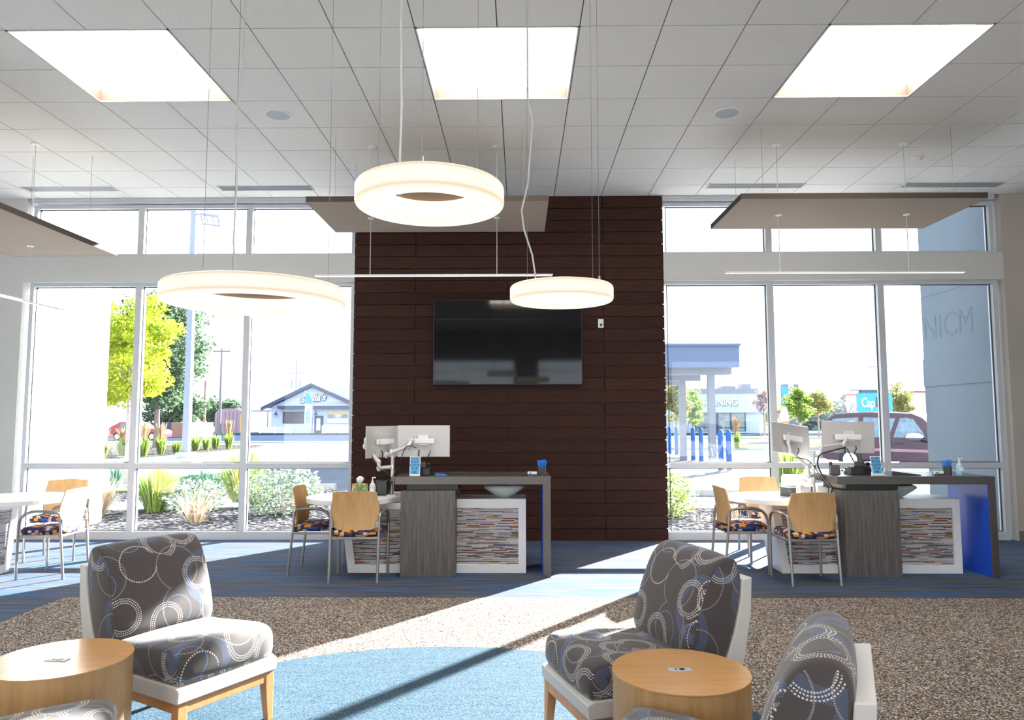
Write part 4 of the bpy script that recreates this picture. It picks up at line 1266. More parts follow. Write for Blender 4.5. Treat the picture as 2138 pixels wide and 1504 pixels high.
struct(gs.build('gravel_island', M['gravel']), 'gravel island with feather grasses outside the left window', 'gravel')
gs = MB(); gs.box(5, 60, 38.8, 44, GZ, GZ + 0.1); gs.box(5, 70, 61.5, 66, GZ, GZ + 0.1); gs.box(-14, -8.2, 15.7, 16.3, GZ + 0.05, GZ + 0.09)
struct(gs.build('lawn_strip', M['lawn']), 'yellow-green lawn strips along the street', 'lawn')
gs = MB(); gs.prism([(-60, 57), (-8, 53.5), (-8, 84.5), (-60, 84.5)], GZ, GZ + 0.02, 'z'); gs.box(12, 60, 70, 82, GZ, GZ + 0.02)
struct(gs.build('driveway', M['asphaltshade']), 'drive in front of the far buildings, their shade painted in dark blue-grey', 'driveway')
# painted stall lines
gs = MB()
for i in range(6):
    x = -12 + i * 2.7; gs.prism([(x, 40), (x + 0.12, 40), (x - 2.2, 45), (x - 2.32, 45)], GZ, GZ + 0.006, 'z')
struct(gs.build('painted_stripes', M['signwhite']), 'white painted parking stripes', 'parking stripe')

rng = random.Random(11)
def leafmass(mb, c, r, n, size, rn, droop=0.0, shell=0.35):
    for _ in range(n):
        while True:
            p = Vector((rn.uniform(-1, 1), rn.uniform(-1, 1), rn.uniform(-1, 1)))
            if shell < p.length < 1: break
        q = Vector((c[0] + p.x * r[0], c[1] + p.y * r[1], c[2] + p.z * r[2]))
        u = Vector((rn.gauss(0, 1), rn.gauss(0, 1), rn.gauss(0, 0.6) - droop)).normalized()
        w = u.cross(Vector((rn.gauss(0, 1), rn.gauss(0, 1), rn.gauss(0, 1)))).normalized()
        s1 = size * rn.uniform(0.6, 1.3); s2 = s1 * 0.45
        mb.add([q - u * s1, q + w * s2, q + u * s1, q - w * s2], [(0, 1, 2, 3)])
def clumps(mb, c, r, k, n, size, rn, cr=0.35, droop=0.0):
    for _ in range(k):
        while True:
            p = Vector((rn.uniform(-1, 1), rn.uniform(-1, 1), rn.uniform(-1, 1)))
            if p.length < 1: break
        cc = (c[0] + p.x * r[0] * 0.8, c[1] + p.y * r[1] * 0.8, c[2] + p.z * r[2] * 0.8)
        m = min(r) * cr * rn.uniform(0.7, 1.3)
        leafmass(mb, cc, (m * 1.2, m * 1.2, m * 0.8), n, size, rn, droop, 0.0)
def tree(x, y, zc, r, leafmat, trunk_r, label, k=40, n=60, size=0.12, barkm='bark', droop=0.0, name='tree', group=None, cr=0.35):
    t = empty(name, (x, y, GZ), 0, label, 'tree', group)
    rn = random.Random(int(x * 100) + int(y * 7))
    mb = MB(); clumps(mb, (0, 0, zc - GZ), r, k, n, size, rn, cr, droop)
    mb.build('crown', leafmat, t)
    m = MB(); zt = zc - GZ
    m.tube([(0, 0, 0), (0.02, 0, (zt - r[2]) * 0.6), (-0.02, 0.02, zt)], [trunk_r, trunk_r * 0.85, trunk_r * 0.4], 10)
    for i in range(9):
        a = rn.uniform(0, 2 * PI); h = zt - r[2] * rn.uniform(0.1, 0.9)
        m.tube([(0, 0, h), (r[0] * 0.35 * math.cos(a), r[1] * 0.35 * math.sin(a), h + r[2] * 0.25), (r[0] * 0.7 * math.cos(a), r[1] * 0.7 * math.sin(a), h + r[2] * 0.55)], [trunk_r * 0.4, trunk_r * 0.25, trunk_r * 0.08], 6)
    m.build('trunk', M[barkm], t, smooth=True)
    return t
tree(-9.32, 17.2, 3.15, (1.25, 1.1, 1.75), M['leafyellow'], 0.075, 'slender yellow-green tree just outside the left window', 95, 95, 0.062, 'palebark', 0.9, 'young_tree', cr=0.24)
tree(-20.1, 40, 5.5, (2.9, 2.5, 4.0), M['leafgreen'], 0.18, 'big green tree standing behind the yellow-green tree', 170, 130, 0.125, cr=0.26)
tree(-31, 46, 4.6, (5.0, 3.0, 4.5), M['leafgreen'], 0.30, 'green tree left of the big green tree, by the mauve building', 90, 110, 0.2)
tree(-33.4, 70, 2.6, (3.3, 2.0, 2.3), M['leafgreen'], 0.2, 'low dark green tree behind the red car', 60, 90, 0.2)
tree(-43.5, 106, 2.6, (4.5, 3, 2.2), M['leafgreen'], 0.2, 'green tree behind the mauve shed', 50, 80, 0.3)
tree(-33.5, 104, 2.6, (2.4, 2, 2.4), M['leafsage'], 0.2, 'pale green tree left of the far blue diner', 30, 60, 0.3)

def grass_clump(x, y, h, r, n, mat, label, group=None, plume=None, z=GZ + 0.05, lean=0.5, name='grass_clump', w=0.012):
    t = empty(name, (x, y, z), 0, label, 'grass', group)
    rn = random.Random(int(abs(x) * 131 + y * 17))
    m = MB()
    for _ in range(n):
        a = rn.uniform(0, 2 * PI); l = h * rn.uniform(0.6, 1.05); q = r * rn.uniform(0.2, 1.0)
        b = Vector((q * 0.3 * math.cos(a), q * 0.3 * math.sin(a), 0)); e = Vector((q * math.cos(a) * (0.6 + lean), q * math.sin(a) * (0.6 + lean), l))
        mid = b.lerp(e, 0.5) + Vector((0, 0, l * 0.12)); sd = Vector((-math.sin(a), math.cos(a), 0)) * w
        m.add([b - sd, b + sd, mid + sd, mid - sd, e], [(0, 1, 2, 3), (3, 2, 4)])
    m.build('blades', mat, t)
    if plume:
        m = MB()
        for _ in range(plume[0]):
            a = rn.uniform(0, 2 * PI); q = r * rn.uniform(0.1, 0.8)
            p0 = Vector((q * 0.4 * math.cos(a), q * 0.4 * math.sin(a), h * 0.8)); p1 = Vector((q * math.cos(a), q * math.sin(a), plume[1] * rn.uniform(0.85, 1.05)))
            m.tube([p0, p0.lerp(p1, 0.55), p0.lerp(p1, 0.8), p1], [0.006, 0.012, 0.022, 0.004], 5)
        m.build('plumes', M['drygrass'], t)
    return t
FG = 'feather reed grasses in a row on the island'
for i, (x, y, h, p, lb) in enumerate([(-16.6, 28.8, 0.80, 1.25, 'feather grass farthest left in the row, beside the bright wall'), (-17.2, 31.3, 0.75, 1.2, 'feather grass behind the slender tree trunk'), (-15.8, 30.4, 0.85, 1.4, 'feather grass just right of the left mullion'),
        (-16.1, 32.5, 0.85, 1.4, 'feather grass below the red car front'), (-15.8, 33.4, 0.6, None, 'low green grass without plumes left of the light pole'), (-16.0, 35.8, 0.75, None, 'green grass right of the light pole base'),
        (-15.9, 36.8, 0.7, None, 'small green grass, second right of the light pole'), (-16.2, 38.6, 0.8, None, 'green grass, third right of the light pole'), (-15.5, 38.6, 0.9, 1.5, 'feather grass at the right end of the row')]):
    grass_clump(x, y, h, 0.40, 150, M['leafbright'], lb, FG, (30, p) if p else None, GZ + 0.06, 0.3, 'feather_grass', 0.02)
grass_clump(-6.25, 12.5, 0.85, 0.5, 260, M['leafbright'], 'bright green grass clump at the left mullion of the left window', 'bright grass clumps in the gravel bed')
grass_clump(-5.3, 13.9, 1.05, 0.6, 300, M['leafbright'], 'tall bright green grass clump near the middle of the left window', 'bright grass clumps in the gravel bed')
grass_clump(-4.75, 13.2, 0.45, 0.4, 160, M['leafbright'], 'low bright grass right of the tall green clump', 'bright grass clumps in the gravel bed')
grass_clump(-4.95, 11.2, 0.5, 0.45, 40, M['drygrass'], 'spiky pale straw-coloured plant close to the left window', None, w=0.018)
grass_clump(-6.9, 11.9, 0.6, 0.4, 120, M['drygrass'], 'dry tan grass at the foot of the left window', None)
grass_clump(-9.0, 16.2, 0.6, 0.25, 80, M['leafteal'], 'small dark grass beside the slender tree trunk', None)
def bush(x, y, r, mat, label, n=900, size=0.05, zc=None):
    t = empty('shrub', (x, y, GZ + 0.05), 0, label, 'shrub')
    rn = random.Random(int(abs(x * 31) + y * 7)); m = MB()
    leafmass(m, (0, 0, r[2] * 0.85), r, n, size, rn, 0, 0.2)
    m.build('leaves', mat, t)
    m = MB()
    for i in range(10):
        a = 2 * PI * i / 10
        m.tube([(0, 0, -0.02), (r[0] * 0.6 * math.cos(a), r[1] * 0.6 * math.sin(a), r[2] * 1.1)], [0.012, 0.004], 5)
    m.build('stems', M['palebark'], t)
bush(-4.0, 12.2, (0.75, 0.6, 0.45), M['leafsage'], 'grey-green sage bush outside the left window, left of the guest chair', 1700, 0.045)
bush(-5.55, 12.4, (0.55, 0.45, 0.30), M['leafsage'], 'pale silvery bush in the middle of the gravel bed', 900, 0.045)
bush(-7.4, 12.4, (0.5, 0.4, 0.25), M['leafsage'], 'pale low bush by the bright left wall', 600, 0.045)
bush(-7.0, 16.2, (0.75, 0.4, 0.22), M['leafteal'], 'blue-green juniper at the far kerb of the gravel bed', 800, 0.05)
bush(2.45, 12.0, (0.45, 0.45, 0.40), M['leafbright'], 'light green bush outside the right window next to the brown wall', 900, 0.04)
bush(4.15, 11.5, (0.4, 0.4, 0.32), M['leafbright'], 'light green bush outside the right window behind the round table', 600, 0.04)
grass_clump(5.45, 12.2, 0.85, 0.45, 200, M['leafbright'], 'green grass clump seen under the right counter', None)
grass_clump(4.95, 13.6, 1.15, 0.5, 260, M['leafbright'], 'green grass seen behind the left monitor of the right desk', None)
grass_clump(3.3, 10.9, 0.4, 0.35, 40, M['drygrass'], 'straw-coloured spiky plant outside the right window', None, w=0.015)
grass_clump(11.1, 37.5, 0.85, 0.35, 120, M['leafbright'], 'single feather grass beyond the blue bollards', None, (24, 1.6), GZ + 0.1, 0.2, 'feather_grass', 0.02)

# parking lot lamp pole
t = empty('parking_lot_lamp', (-13.2, 28.7, GZ), 0, 'tall square parking lot lamp pole outside the left window', 'street lamp')
MB().box(-0.30, 0.30, -0.30, 0.30, 0, 0.33).build('concrete_base', M['concrete'], t, bevel=0.02)
MB().loft([[Vector((a * q, b * q, z)) for a, b in ((-1, -1), (1, -1), (1, 1), (-1, 1))] for z, q in ((0.33, 0.125), (11.2, 0.10))]).build('pole', M['polegrey'], t)
MB().tube([(0, 0, 9.95), (0.5, -0.05, 9.85)], 0.04, 8).build('bracket', M['polegrey'], t)
hd = MB(); hd.box(-0.38, 0.38, -0.24, 0.24, -0.05, 0.05); hd.build('lamp_head', M['polegrey'], t, loc=(0.72, -0.12, 9.66), rot=(R(-48), R(8), R(0)))
hd = MB()
for i in range(3):
    for j in range(2): hd.box(-0.33 + i * 0.23, -0.14 + i * 0.23, -0.18 + j * 0.19, -0.02 + j * 0.19, -0.058, -0.05)
hd.build('lamp_lens', M['signwhite'], t, loc=(0.72, -0.12, 9.66), rot=(R(-48), R(8), R(0)))

def utility_pole(x, y, h, arms, label, trans=False, rad=0.16):
    t = empty('utility_pole', (x, y, GZ), 0, label, 'utility pole', 'utility poles along the far street')
    MB().tube([(0, 0, 0), (0, 0, h)], [rad, rad * 0.7], 10).build('pole', M['utility'], t, smooth=True)
    for z, w in arms:
        c = MB().box(-w, w, -0.07, 0.07, z - 0.07, z + 0.07).build('crossarm', M['utility'], t)
        m = MB()
        for k in (-0.9, -0.45, 0.45, 0.9): m.cyl(k * w, 0, z + 0.07, z + 0.28, 0.06, 8)
        m.build('insulators', M['polegrey'], t)
    if trans:
        for s_ in (-1, 1):
            MB().cyl(s_ * 0.55, 0, h - 3.9, h - 2.7, 0.28, 12).build('transformer', M['polegrey'], t, smooth=True)
            MB().tube([(0, 0, h - 3.3), (s_ * 0.5, 0, h - 3.3)], 0.05, 6).build('transformer_bracket', M['polegrey'], t)
utility_pole(-33.2, 80, 9.6, [(9.2, 1.0)], 'wooden utility pole rising left of the mauve shed')
utility_pole(-31.0, 100, 9.8, [(8.0, 1.0)], 'utility pole with two transformers behind the far blue diner', True)
utility_pole(-27.0, 130, 9.9, [(9.0, 0.6), (7.8, 0.4)], 'farthest thin utility pole right of the diner roof ridge', rad=0.13)
utility_pole(46.7, 95, 8.2, [(8.4, 1.2)], 'utility pole beside the blue street sign, outside the right window')
t = tag(MB().tube([(0, 0, 0), (0, 0, 5.9)], 0.13, 8).build('brown_post', M['rust'], loc=(-34.9, 80, GZ)), 'plain rust-brown post between the big tree and the utility pole', 'post')

# diner across the street
def diner():
    X0, X1, Y, ZB = -29.9, -17.0, 85.0, GZ
    cx = -24.5
    t = empty('diner_building', (0, 0, 0), 0, 'small pale blue gabled diner across the street', 'building')
    MB().prism([(-29.2, ZB), (-18.6, ZB), (-18.6, 2.6), (cx, 5.30), (-29.2, 3.0)], Y, Y + 12, 'y').build('walls', M['sidingblue'], t)
    m = MB()
    m.prism([(-30.3, 2.55), (cx, 5.35), (-18.0, 2.45), (-18.0, 2.85), (cx, 5.78), (-30.3, 2.95)], Y - 0.5, Y - 0.2, 'y')
    m.build('gable_trim', M['navytrim'], t)
    MB().prism([(-30.2, 2.85), (cx, 5.6), (-18.0, 2.75), (-18.0, 2.82), (cx, 5.72), (-30.2, 2.93)], Y - 0.2, Y + 12, 'y').build('roof', M['roofgrey'], t)
    MB().prism([(Y + 1.5, 5.6), (Y + 7, 5.7), (Y + 12, 2.9), (Y - 0.5, 2.9)], cx, -8, 'x').build('roof', M['roofgrey'], t)
    MB().box(-19.0, -8, Y + 0.5, Y + 10, ZB, 2.8).build('walls', M['sidingblue'], t)
    MB().box(-28.3, -20.0, Y - 0.75, Y - 0.1, 2.75, 3.10).build('awning', M['navytrim'], t)
    def win(x0, x1, z0, z1, mt, bars):
        f = MB()
        for q in ((x0 - .08, x1 + .08, z0 - .08, z0), (x0 - .08, x1 + .08, z1, z1 + .08), (x0 - .08, x0, z0, z1), (x1, x1 + .08, z0, z1)): f.box(q[0], q[1], Y - 0.08, Y, q[2], q[3])
        for i in range(1, bars): 
            x = x0 + (x1 - x0) * i / bars; f.box(x - 0.03, x + 0.03, Y - 0.07, Y, z0, z1)
        f = f.build('window_frame', M['navytrim'] if bars > 3 else M['sidingblue'], t)
        MB().box(x0, x1, Y - 0.04, Y - 0.02, z0, z1).build('pane', mt, f)
        return f
    win(-27.75, -25.45, 1.15, 2.35, M['shopglassdark'], 6)
    f = win(-22.55, -20.2, 1.15, 2.35, M['shopglass'], 2)
    MB().box(-22.55, -20.2, Y - 0.06, Y - 0.045, 2.12, 2.35).build('valance', M['gold'], f)
    MB().box(-22.55, -20.2, Y - 0.06, Y - 0.045, 1.15, 1.62).build('poster', M['signwhite'], f)
    MB().box(-24.1, -23.05, Y - 0.08, Y, ZB, 1.95).build('door', M['navytrim'], t)
    MB().box(-23.85, -23.4, Y - 0.10, Y - 0.08, 0.25, 1.65).build('door_pane', M['signwhite'], t)
    for x in (-28.6, -23.9, -19.4):
        m = MB(); m.cyl(x, Y - 0.3, 2.05, 2.30, 0.26, 12, 0.08); m.tube([(x, Y, 2.4), (x, Y - 0.15, 2.55), (x, Y - 0.3, 2.3)], 0.03, 6)
        m.build('wall_lantern', M['navytrim'], t)
    s_ = text('sign_lettering', "Stella's", 1.12, M['signdark'], t, (-24.35, Y - 0.12, 3.95), (PI / 2, R(-6), 0), 0.02, shear=0.35, bold=0.07)
    s_ = text('sign_lettering', "Stella's", 1.10, M['signwhite'], t, (-24.35, Y - 0.155, 3.97), (PI / 2, R(-6), 0), 0.01, shear=0.35)
    m = MB(); m.add([(-0.22, 0, 0), (0, 0, 0.28), (0.22, 0, 0), (0, 0, -0.1)], [(0, 1, 2, 3)]); m.box(-0.1, 0.1, -0.02, 0.02, -0.1, 0.12)
    m.build('star_emblem', M['gold'], t, loc=(-23.15, Y - 0.2, 4.55))
    text('sign_lettering', 'BAR', 0.32, M['signdark'], t, (-23.6, Y - 0.12, 3.30), FACE, 0.01)
diner()
def picket(x0, x1, y, label):
    t = empty('picket_fence', ((x0 + x1) / 2, y, GZ), 0, label, 'fence', 'white picket fences in front of the diner')
    w = (x1 - x0) / 2
    m = MB(); n = int((x1 - x0) / 0.2)
    for i in range(n): 
        x = -w + i * 0.2; m.box(x, x + 0.13, -0.02, 0.02, 0.06, 0.78)
    m.build('pickets', M['signwhite'], t)
    m = MB(); m.box(-w, w, 0.02, 0.05, 0.12, 0.2); m.box(-w, w, 0.02, 0.05, 0.55, 0.63); m.build('rails', M['signwhite'], t)
    for x in (-w, 0, w): MB().box(x - 0.12, x + 0.12, -0.06, 0.06, 0, 0.92).build('post', M['signwhite'], t)
picket(-29.9, -26.4, 83.4, 'white picket fence left of the diner door')
picket(-22.6, -18.4, 83.2, 'white picket fence right of the diner door')
t = empty('feather_banner', (-22.5, 78.5, GZ), 0, 'tall narrow advertising banner in front of the diner door', 'banner')
MB().tube([(0, 0, 0), (0, 0, 3.6), (-0.12, 0, 4.1), (-0.5, 0, 4.6), (-0.95, 0, 4.75)], [0.035, 0.03, 0.025, 0.02, 0.015], 8).build('mast', M['signdark'], t, smooth=True)
MB().prism([(-0.02, 0.7), (-0.02, 3.6), (-0.15, 4.1), (-0.5, 4.58), (-0.9, 4.72), (-0.82, 4.0), (-0.85, 1.0)], -0.01, 0.01, 'y').build('cloth', M['signwhite'], t)
MB().prism([(-0.05, 3.3), (-0.05, 3.6), (-0.18, 4.05), (-0.5, 4.5), (-0.85, 4.62), (-0.78, 3.3)], -0.02, -0.012, 'y').build('cloth_top', M['signblue2'], t)
text('banner_lettering', 'OPEN', 0.62, M['signblue2'], t, (-0.44, -0.02, 2.0), (PI / 2, R(-90), 0), 0.004)

# shed and little white building, fence, red car
t = empty('garden_shed', (-36.9, 92, GZ), 0, 'mauve shed with an arched roof left of the diner', 'shed')
arc_ = [(-1.9, 0), (-1.9, 2.35)] + [(1.9 * math.sin(R(-80 + 160 * i / 10)) , 2.3 + 0.75 * math.cos(R(-80 + 160 * i / 10))) for i in range(11)] + [(1.9, 2.35), (1.9, 0)]
MB().prism(arc_, 0, 4, 'y').build('walls', M['shed'], t)
m = MB()
for i in range(7): m.box(-1.6 + i * 0.5, -1.56 + i * 0.5, -0.02, 0, 0.1, 2.6)
m.build('boards', M['navytrim'], t)
MB().box(1.35, 1.45, -0.06, -0.02, 0, 2.3).build('corner_stripe', M['gold'], t)
t = empty('storage_building', (-33.0, 92, GZ), 0, 'small white flat-roofed building between shed and diner', 'building')
MB().box(-1.9, 1.5, 0, 5, 0, 2.7).build('walls', M['signwhite'], t)
MB().box(-2.0, 1.6, -0.2, 5.1, 2.7, 2.85).build('roof', M['roofgrey'], t)
MB().box(0.9, 0.96, -0.03, 0, 0, 2.6).build('downpipe', M['navytrim'], t)
t = empty('wooden_building', (-52, 74, GZ), 0, 'mauve-sided building behind the slender yellow-green tree', 'building')
MB().box(-6.5, 7.0, 0, 8, 0, 6.0).build('walls', M['farred'], t)
MB().prism([(-7, 6.0), (7.5, 6.0), (0.2, 7.6)], -0.4, 8.4, 'y').build('roof', M['roofgrey'], t)
for x in (-4, 0, 4):
    f = MB().box(x - 0.8, x + 0.8, -0.06, 0, 2.2, 3.8).build('window', M['signwhite'], t); MB().box(x - 0.7, x + 0.7, -0.08, -0.06, 2.3, 3.7).build('pane', M['shopglass'], f)
t = empty('rail_fence', (-47.0, 62, GZ), 0, 'dark rail fence in front of the mauve building', 'fence')
for i in range(6): MB().box(i * 2.2 - 4, i * 2.2 - 3.85, -0.08, 0.08, 0, 1.2).build('post', M['farred'], t)
MB().box(-4, 8, -0.03, 0.03, 0.85, 0.98).build('rail', M['farred'], t); MB().box(-4, 8, -0.03, 0.03, 0.4, 0.5).build('rail', M['farred'], t)
t = empty('dumpster_enclosure', (-30.5, 66, GZ), 0, 'dark low enclosure with posts right of the red car', 'enclosure')
for x, w, mt in ((-2.2, 0.9, 'navytrim'), (-0.5, 0.8, 'rust'), (1.1, 0.8, 'signwhite')): MB().box(x - w, x + w, 0, 1.5, 0, 1.35).build('panel', M[mt], t)

def car_body(t, prof, w, paint, glassprof_list, wheels, wr, mirror=None):
    o = MB().prism(prof, -w / 2, w / 2, 'y').build('body', paint, t, bevel=0.06, bseg=3)
    for gp in glassprof_list:
        MB().prism(gp, -w / 2 - 0.012, w / 2 + 0.012, 'y').build('side_window', M['carglass'], t, bevel=0.01)
    for wx in wheels:
        for s_ in (-1, 1):
            m = MB(); m.lathe([(0.001, -0.11), (wr * 0.9, -0.11), (wr, -0.07), (wr, 0.07), (wr * 0.9, 0.11), (0.001, 0.11)], seg=24)
            wh = m.build('wheel', M['tyre'], t, loc=(wx, s_ * (w / 2 - 0.09), wr), rot=(PI / 2, 0, 0), smooth=True)
            m = MB(); m.lathe([(0.001, -0.118), (wr * 0.58, -0.118), (wr * 0.6, -0.10), (wr * 0.6, 0.10), (wr * 0.58, 0.118), (0.001, 0.118)], seg=20)
            m.build('hubcap', M['chrome'], wh, smooth=True)
t = empty('red_car', (-29.9, 57, GZ), R(0), 'red hatchback parked beyond the feather grasses', 'car')
car_body(t, [(-2.1, 0.25), (2.1, 0.22), (2.15, 0.65), (1.9, 0.85), (0.85, 0.98), (0.2, 1.40), (-1.2, 1.45), (-1.95, 1.05), (-2.15, 0.8)], 1.7, M['redpaint'],
         [[(-1.15, 0.98), (-0.25, 0.98), (-0.25, 1.34), (-1.1, 1.35)], [(-0.15, 0.98), (0.65, 0.98), (0.15, 1.32), (-0.15, 1.34)]], (-1.35, 1.35), 0.32)
MB().box(2.1, 2.16, -0.6, 0.6, 0.5, 0.7).build('headlight', M['signwhite'], t)
# maroon pickup truck outside the right window
t = empty('maroon_suv', (11.75, 21.8, GZ), R(-50), 'maroon sport utility vehicle parked outside the right window', 'car')
car_body(t, [(-2.45, 0.40), (-2.2, 0.34), (2.55, 0.34), (2.62, 0.75), (2.5, 1.02), (1.10, 1.10), (0.55, 1.66), (0.30, 1.77), (-0.9, 1.82), (-1.95, 1.78), (-2.15, 1.66), (-2.42, 1.05)], 1.95, M['maroon'],
         [[(-0.22, 1.06), (0.70, 1.06), (0.36, 1.60), (0.14, 1.65), (-0.02, 1.62)], [(-1.10, 1.06), (-0.34, 1.06), (-0.14, 1.63), (-1.06, 1.66)], [(-2.2, 1.08), (-1.24, 1.06), (-1.20, 1.66), (-2.0, 1.62)]], (-1.5, 1.65), 0.38)
MB().prism([(0.74, 1.08), (1.06, 1.10), (0.56, 1.60), (0.48, 1.62)], -0.85, 0.85, 'y').build('windscreen', M['carglass'], t)
MB().ell((0.42, -1.14, 1.10), (0.26, 0.10, 0.13), 14, 8).build('wing_mirror', M['chrome'], t, smooth=True)
MB().tube([(0.78, -0.96, 0.98), (0.60, -1.1, 1.02)], 0.06, 8).build('mirror_stalk', M['black'], t)
for x in (-0.95, -0.05): MB().box(x - 0.10, x + 0.10, -1.0, -0.975, 0.88, 0.92).build('door_handle', M['black'], t)
MB().box(-2.3, 2.5, -0.985, -0.972, 0.66, 0.74).build('side_moulding', M['farred'], t)
m = MB()
for x in (-1.17, -0.28, 0.95): m.box(x, x + 0.012, -0.983, -0.974, 0.45, 1.05)
m.build('door_seams', M['black'], t)

# drive-through canopy
t = empty('drive_through_canopy', (0, 0, 0), 0, 'blue-grey flat drive-through canopy outside the right window', 'canopy')
MB().box(-3, 7.72, 25.5, 25.9, 3.34, 4.12).build('fascia', M['canopyblue'], t)
MB().box(-3, 7.76, 25.42, 25.96, 4.08, 4.16).build('coping', M['canopyblue'], t)
MB().box(-3, 7.72, 25.9, 33.5, 3.42, 4.05).build('roof', M['canopyblue'], t)
MB().box(-3, 7.73, 26.5, 27.0, 3.136, 3.42).build('beam', M['canopygrey'], t)
MB().box(-3, 7.09, 28.5, 29.0, 3.016, 3.42).build('beam', M['canopygrey'], t)
MB().box(-3, 6.75, 31.0, 31.5, 2.945, 3.42).build('beam', M['canopygrey'], t)
MB().box(6.90, 7.14, 26.62, 26.86, GZ, 3.14).build('post', M['canopygrey'], t)
MB().box(6.26, 6.50, 28.5, 28.74, GZ, 3.02).build('post', M['canopygrey'], t)
struct(MB().box(-3, 6.55, 29.5, 34.5, GZ, GZ + 0.10).build('kerb_island', M['concrete']))
for x, y, lb in ((6.17, 22.6, 'blue bollard nearest the brown wall side of the front pair'), (6.42, 22.6, 'blue bollard, right one of the front pair'), (6.67, 28.3, 'blue bollard, left one of the middle pair'), (6.78, 27.5, 'blue bollard, right one of the middle pair'),
                 (6.74, 33.1, 'blue bollard, left one of the far pair'), (6.86, 32.2, 'blue bollard, right one of the far pair')):
    t = empty('bollard', (x + 0.02, y, GZ), 0, lb, 'bollard', 'blue bollards beside the canopy')
    MB().lathe([(0.001, 0), (0.085, 0), (0.085, 1.16), (0.075, 1.24), (0.04, 1.28), (0.001, 1.29)], seg=16).build('sleeve', M['bollard'], t, smooth=True)
    MB().lathe([(0.10, 0.0), (0.10, 0.03), (0.084, 0.035), (0.084, 0.0)], seg=16, closed=True).build('base_ring', M['concrete'], t)

# tanning salon
t = empty('tanning_salon', (0, 0, 0), 0, 'blue-grey flat-roofed tanning salon beyond the canopy', 'building')
MB().box(19.6, 28.4, 84.5, 96, GZ, 4.0).build('walls', M['sidingblue'], t)
MB().box(19.6, 28.4, 84.0, 84.5, 2.25, 4.45).build('sign_band', M['sidingblue'], t)
MB().box(19.6, 27.5, 83.9, 90, 4.45, 5.0).build('parapet', M['canopygrey'], t)
MB().box(23.6, 25.2, 85, 87, 5.0, 5.35).build('roof_unit', M['canopygrey'], t)
MB().box(26.0, 27.0, 85, 87, 5.0, 5.6).build('roof_unit', M['canopygrey'], t)
MB().box(10, 19.3, 86, 98, GZ, 5.4).build('walls', M['sidingblue'], t)
MB().box(10, 19.3, 85.8, 86, 5.4, 5.8).build('parapet', M['canopygrey'], t)
for a, b in ((20.3, 22.0), (22.9, 24.3), (24.4, 26.0)):
    f = MB().box(a, b, 84.38, 84.5, 0.15, 2.2).build('shop_window', M['shopglass'], t)
    m = MB(); m.box(a - 0.06, a + 0.02, 84.3, 84.4, 0.1, 2.25); m.box(b - 0.02, b + 0.06, 84.3, 84.4, 0.1, 2.25); m.box(a, b, 84.3, 84.4, 0.5, 0.58); m.build('mullion', M['navytrim'], f)
MB().box(22.1, 22.8, 84.38, 84.5, GZ, 2.1).build('door', M['navytrim'], t)
text('sign_lettering', 'TANNING', 1.12, M['canopygrey'], t, (22.95, 83.93, 3.33), FACE, 0.02, sx=0.86)
text('sign_lettering', 'TANNING', 1.05, M['signwhite'], t, (22.92, 83.88, 3.38), FACE, 0.02, sx=0.88)
tree(16.6, 70, 2.6, (1.1, 1.1, 2.2), M['leafbright'], 0.09, 'bright green young tree in front of the tanning salon', 45, 70, 0.12, cr=0.3)
tree(13.7, 64, 3.0, (1.4, 1.3, 2.4), M['leafautumn'], 0.1, 'green and orange tree next to the brown wall edge, beyond the canopy', 45, 80, 0.14)
tree(30.4, 89, 2.6, (1.7, 1.6, 2.4), M['leafautumn'], 0.1, 'green tree at the right corner of the tanning salon', 36, 70, 0.17)
tree(23.4, 70, 3.2, (1.1, 1.2, 1.7), M['leafred'], 0.1, 'purple-leaved tree left of the right window mullion', 22, 50, 0.12)
tree(20.95, 55, 2.55, (1.15, 1.1, 1.6), M['leafbright'], 0.09, 'bright green tree in front of the pylon sign', 45, 75, 0.11, cr=0.3)
tree(25.3, 62, 2.8, (1.2, 1.2, 1.5), M['leafautumn'], 0.1, 'green tree right of the bright green tree', 36, 70, 0.12)
tree(27.1, 52, 2.6, (1.05, 1.1, 1.7), M['leafautumn'], 0.1, 'green and orange tree behind the maroon vehicle', 40, 80, 0.11)
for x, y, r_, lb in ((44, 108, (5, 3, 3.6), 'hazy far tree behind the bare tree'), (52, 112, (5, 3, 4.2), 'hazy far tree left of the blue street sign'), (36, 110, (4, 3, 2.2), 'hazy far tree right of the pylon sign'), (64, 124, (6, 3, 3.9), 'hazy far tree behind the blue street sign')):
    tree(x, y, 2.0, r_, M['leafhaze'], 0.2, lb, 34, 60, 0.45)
bush(28.4, 79, (2.2, 1, 0.5), M['leafteal'], 'low dark hedge right of the tanning salon', 700, 0.12)
# bare tree
t = empty('bare_tree', (25.1, 56, GZ), 0, 'leafless pollarded tree seen above the right desk monitors', 'tree')
m = MB(); rn = random.Random(2)
m.tube([(0, 0, 0), (0.03, 0, 1.3), (0, 0, 2.0)], [0.22, 0.17, 0.13], 10)
def twig(m, p, d, l, r, depth):
    e = p + d * l; m.tube([p, p.lerp(e, 0.5) + Vector((0, 0, l * 0.06)), e], [r, r * 0.8, r * 0.55], 5)
    if depth:
        for _ in range(3):
            nd = (d + Vector((rn.uniform(-.7, .7), rn.uniform(-.5, .5), rn.uniform(-.25, .5)))).normalized(); twig(m, e, nd, l * 0.62, r * 0.5, depth - 1)
for i in range(9):
    a = R(-10 + i * 25); twig(m, Vector((0, 0, 1.5 + 0.08 * i % 0.5)), Vector((math.cos(a), rn.uniform(-.4, .4), 0.25 + 0.75 * abs(math.sin(a)))).normalized(), 0.62, 0.05, 3)
m.build('trunk', M['bark'], t)
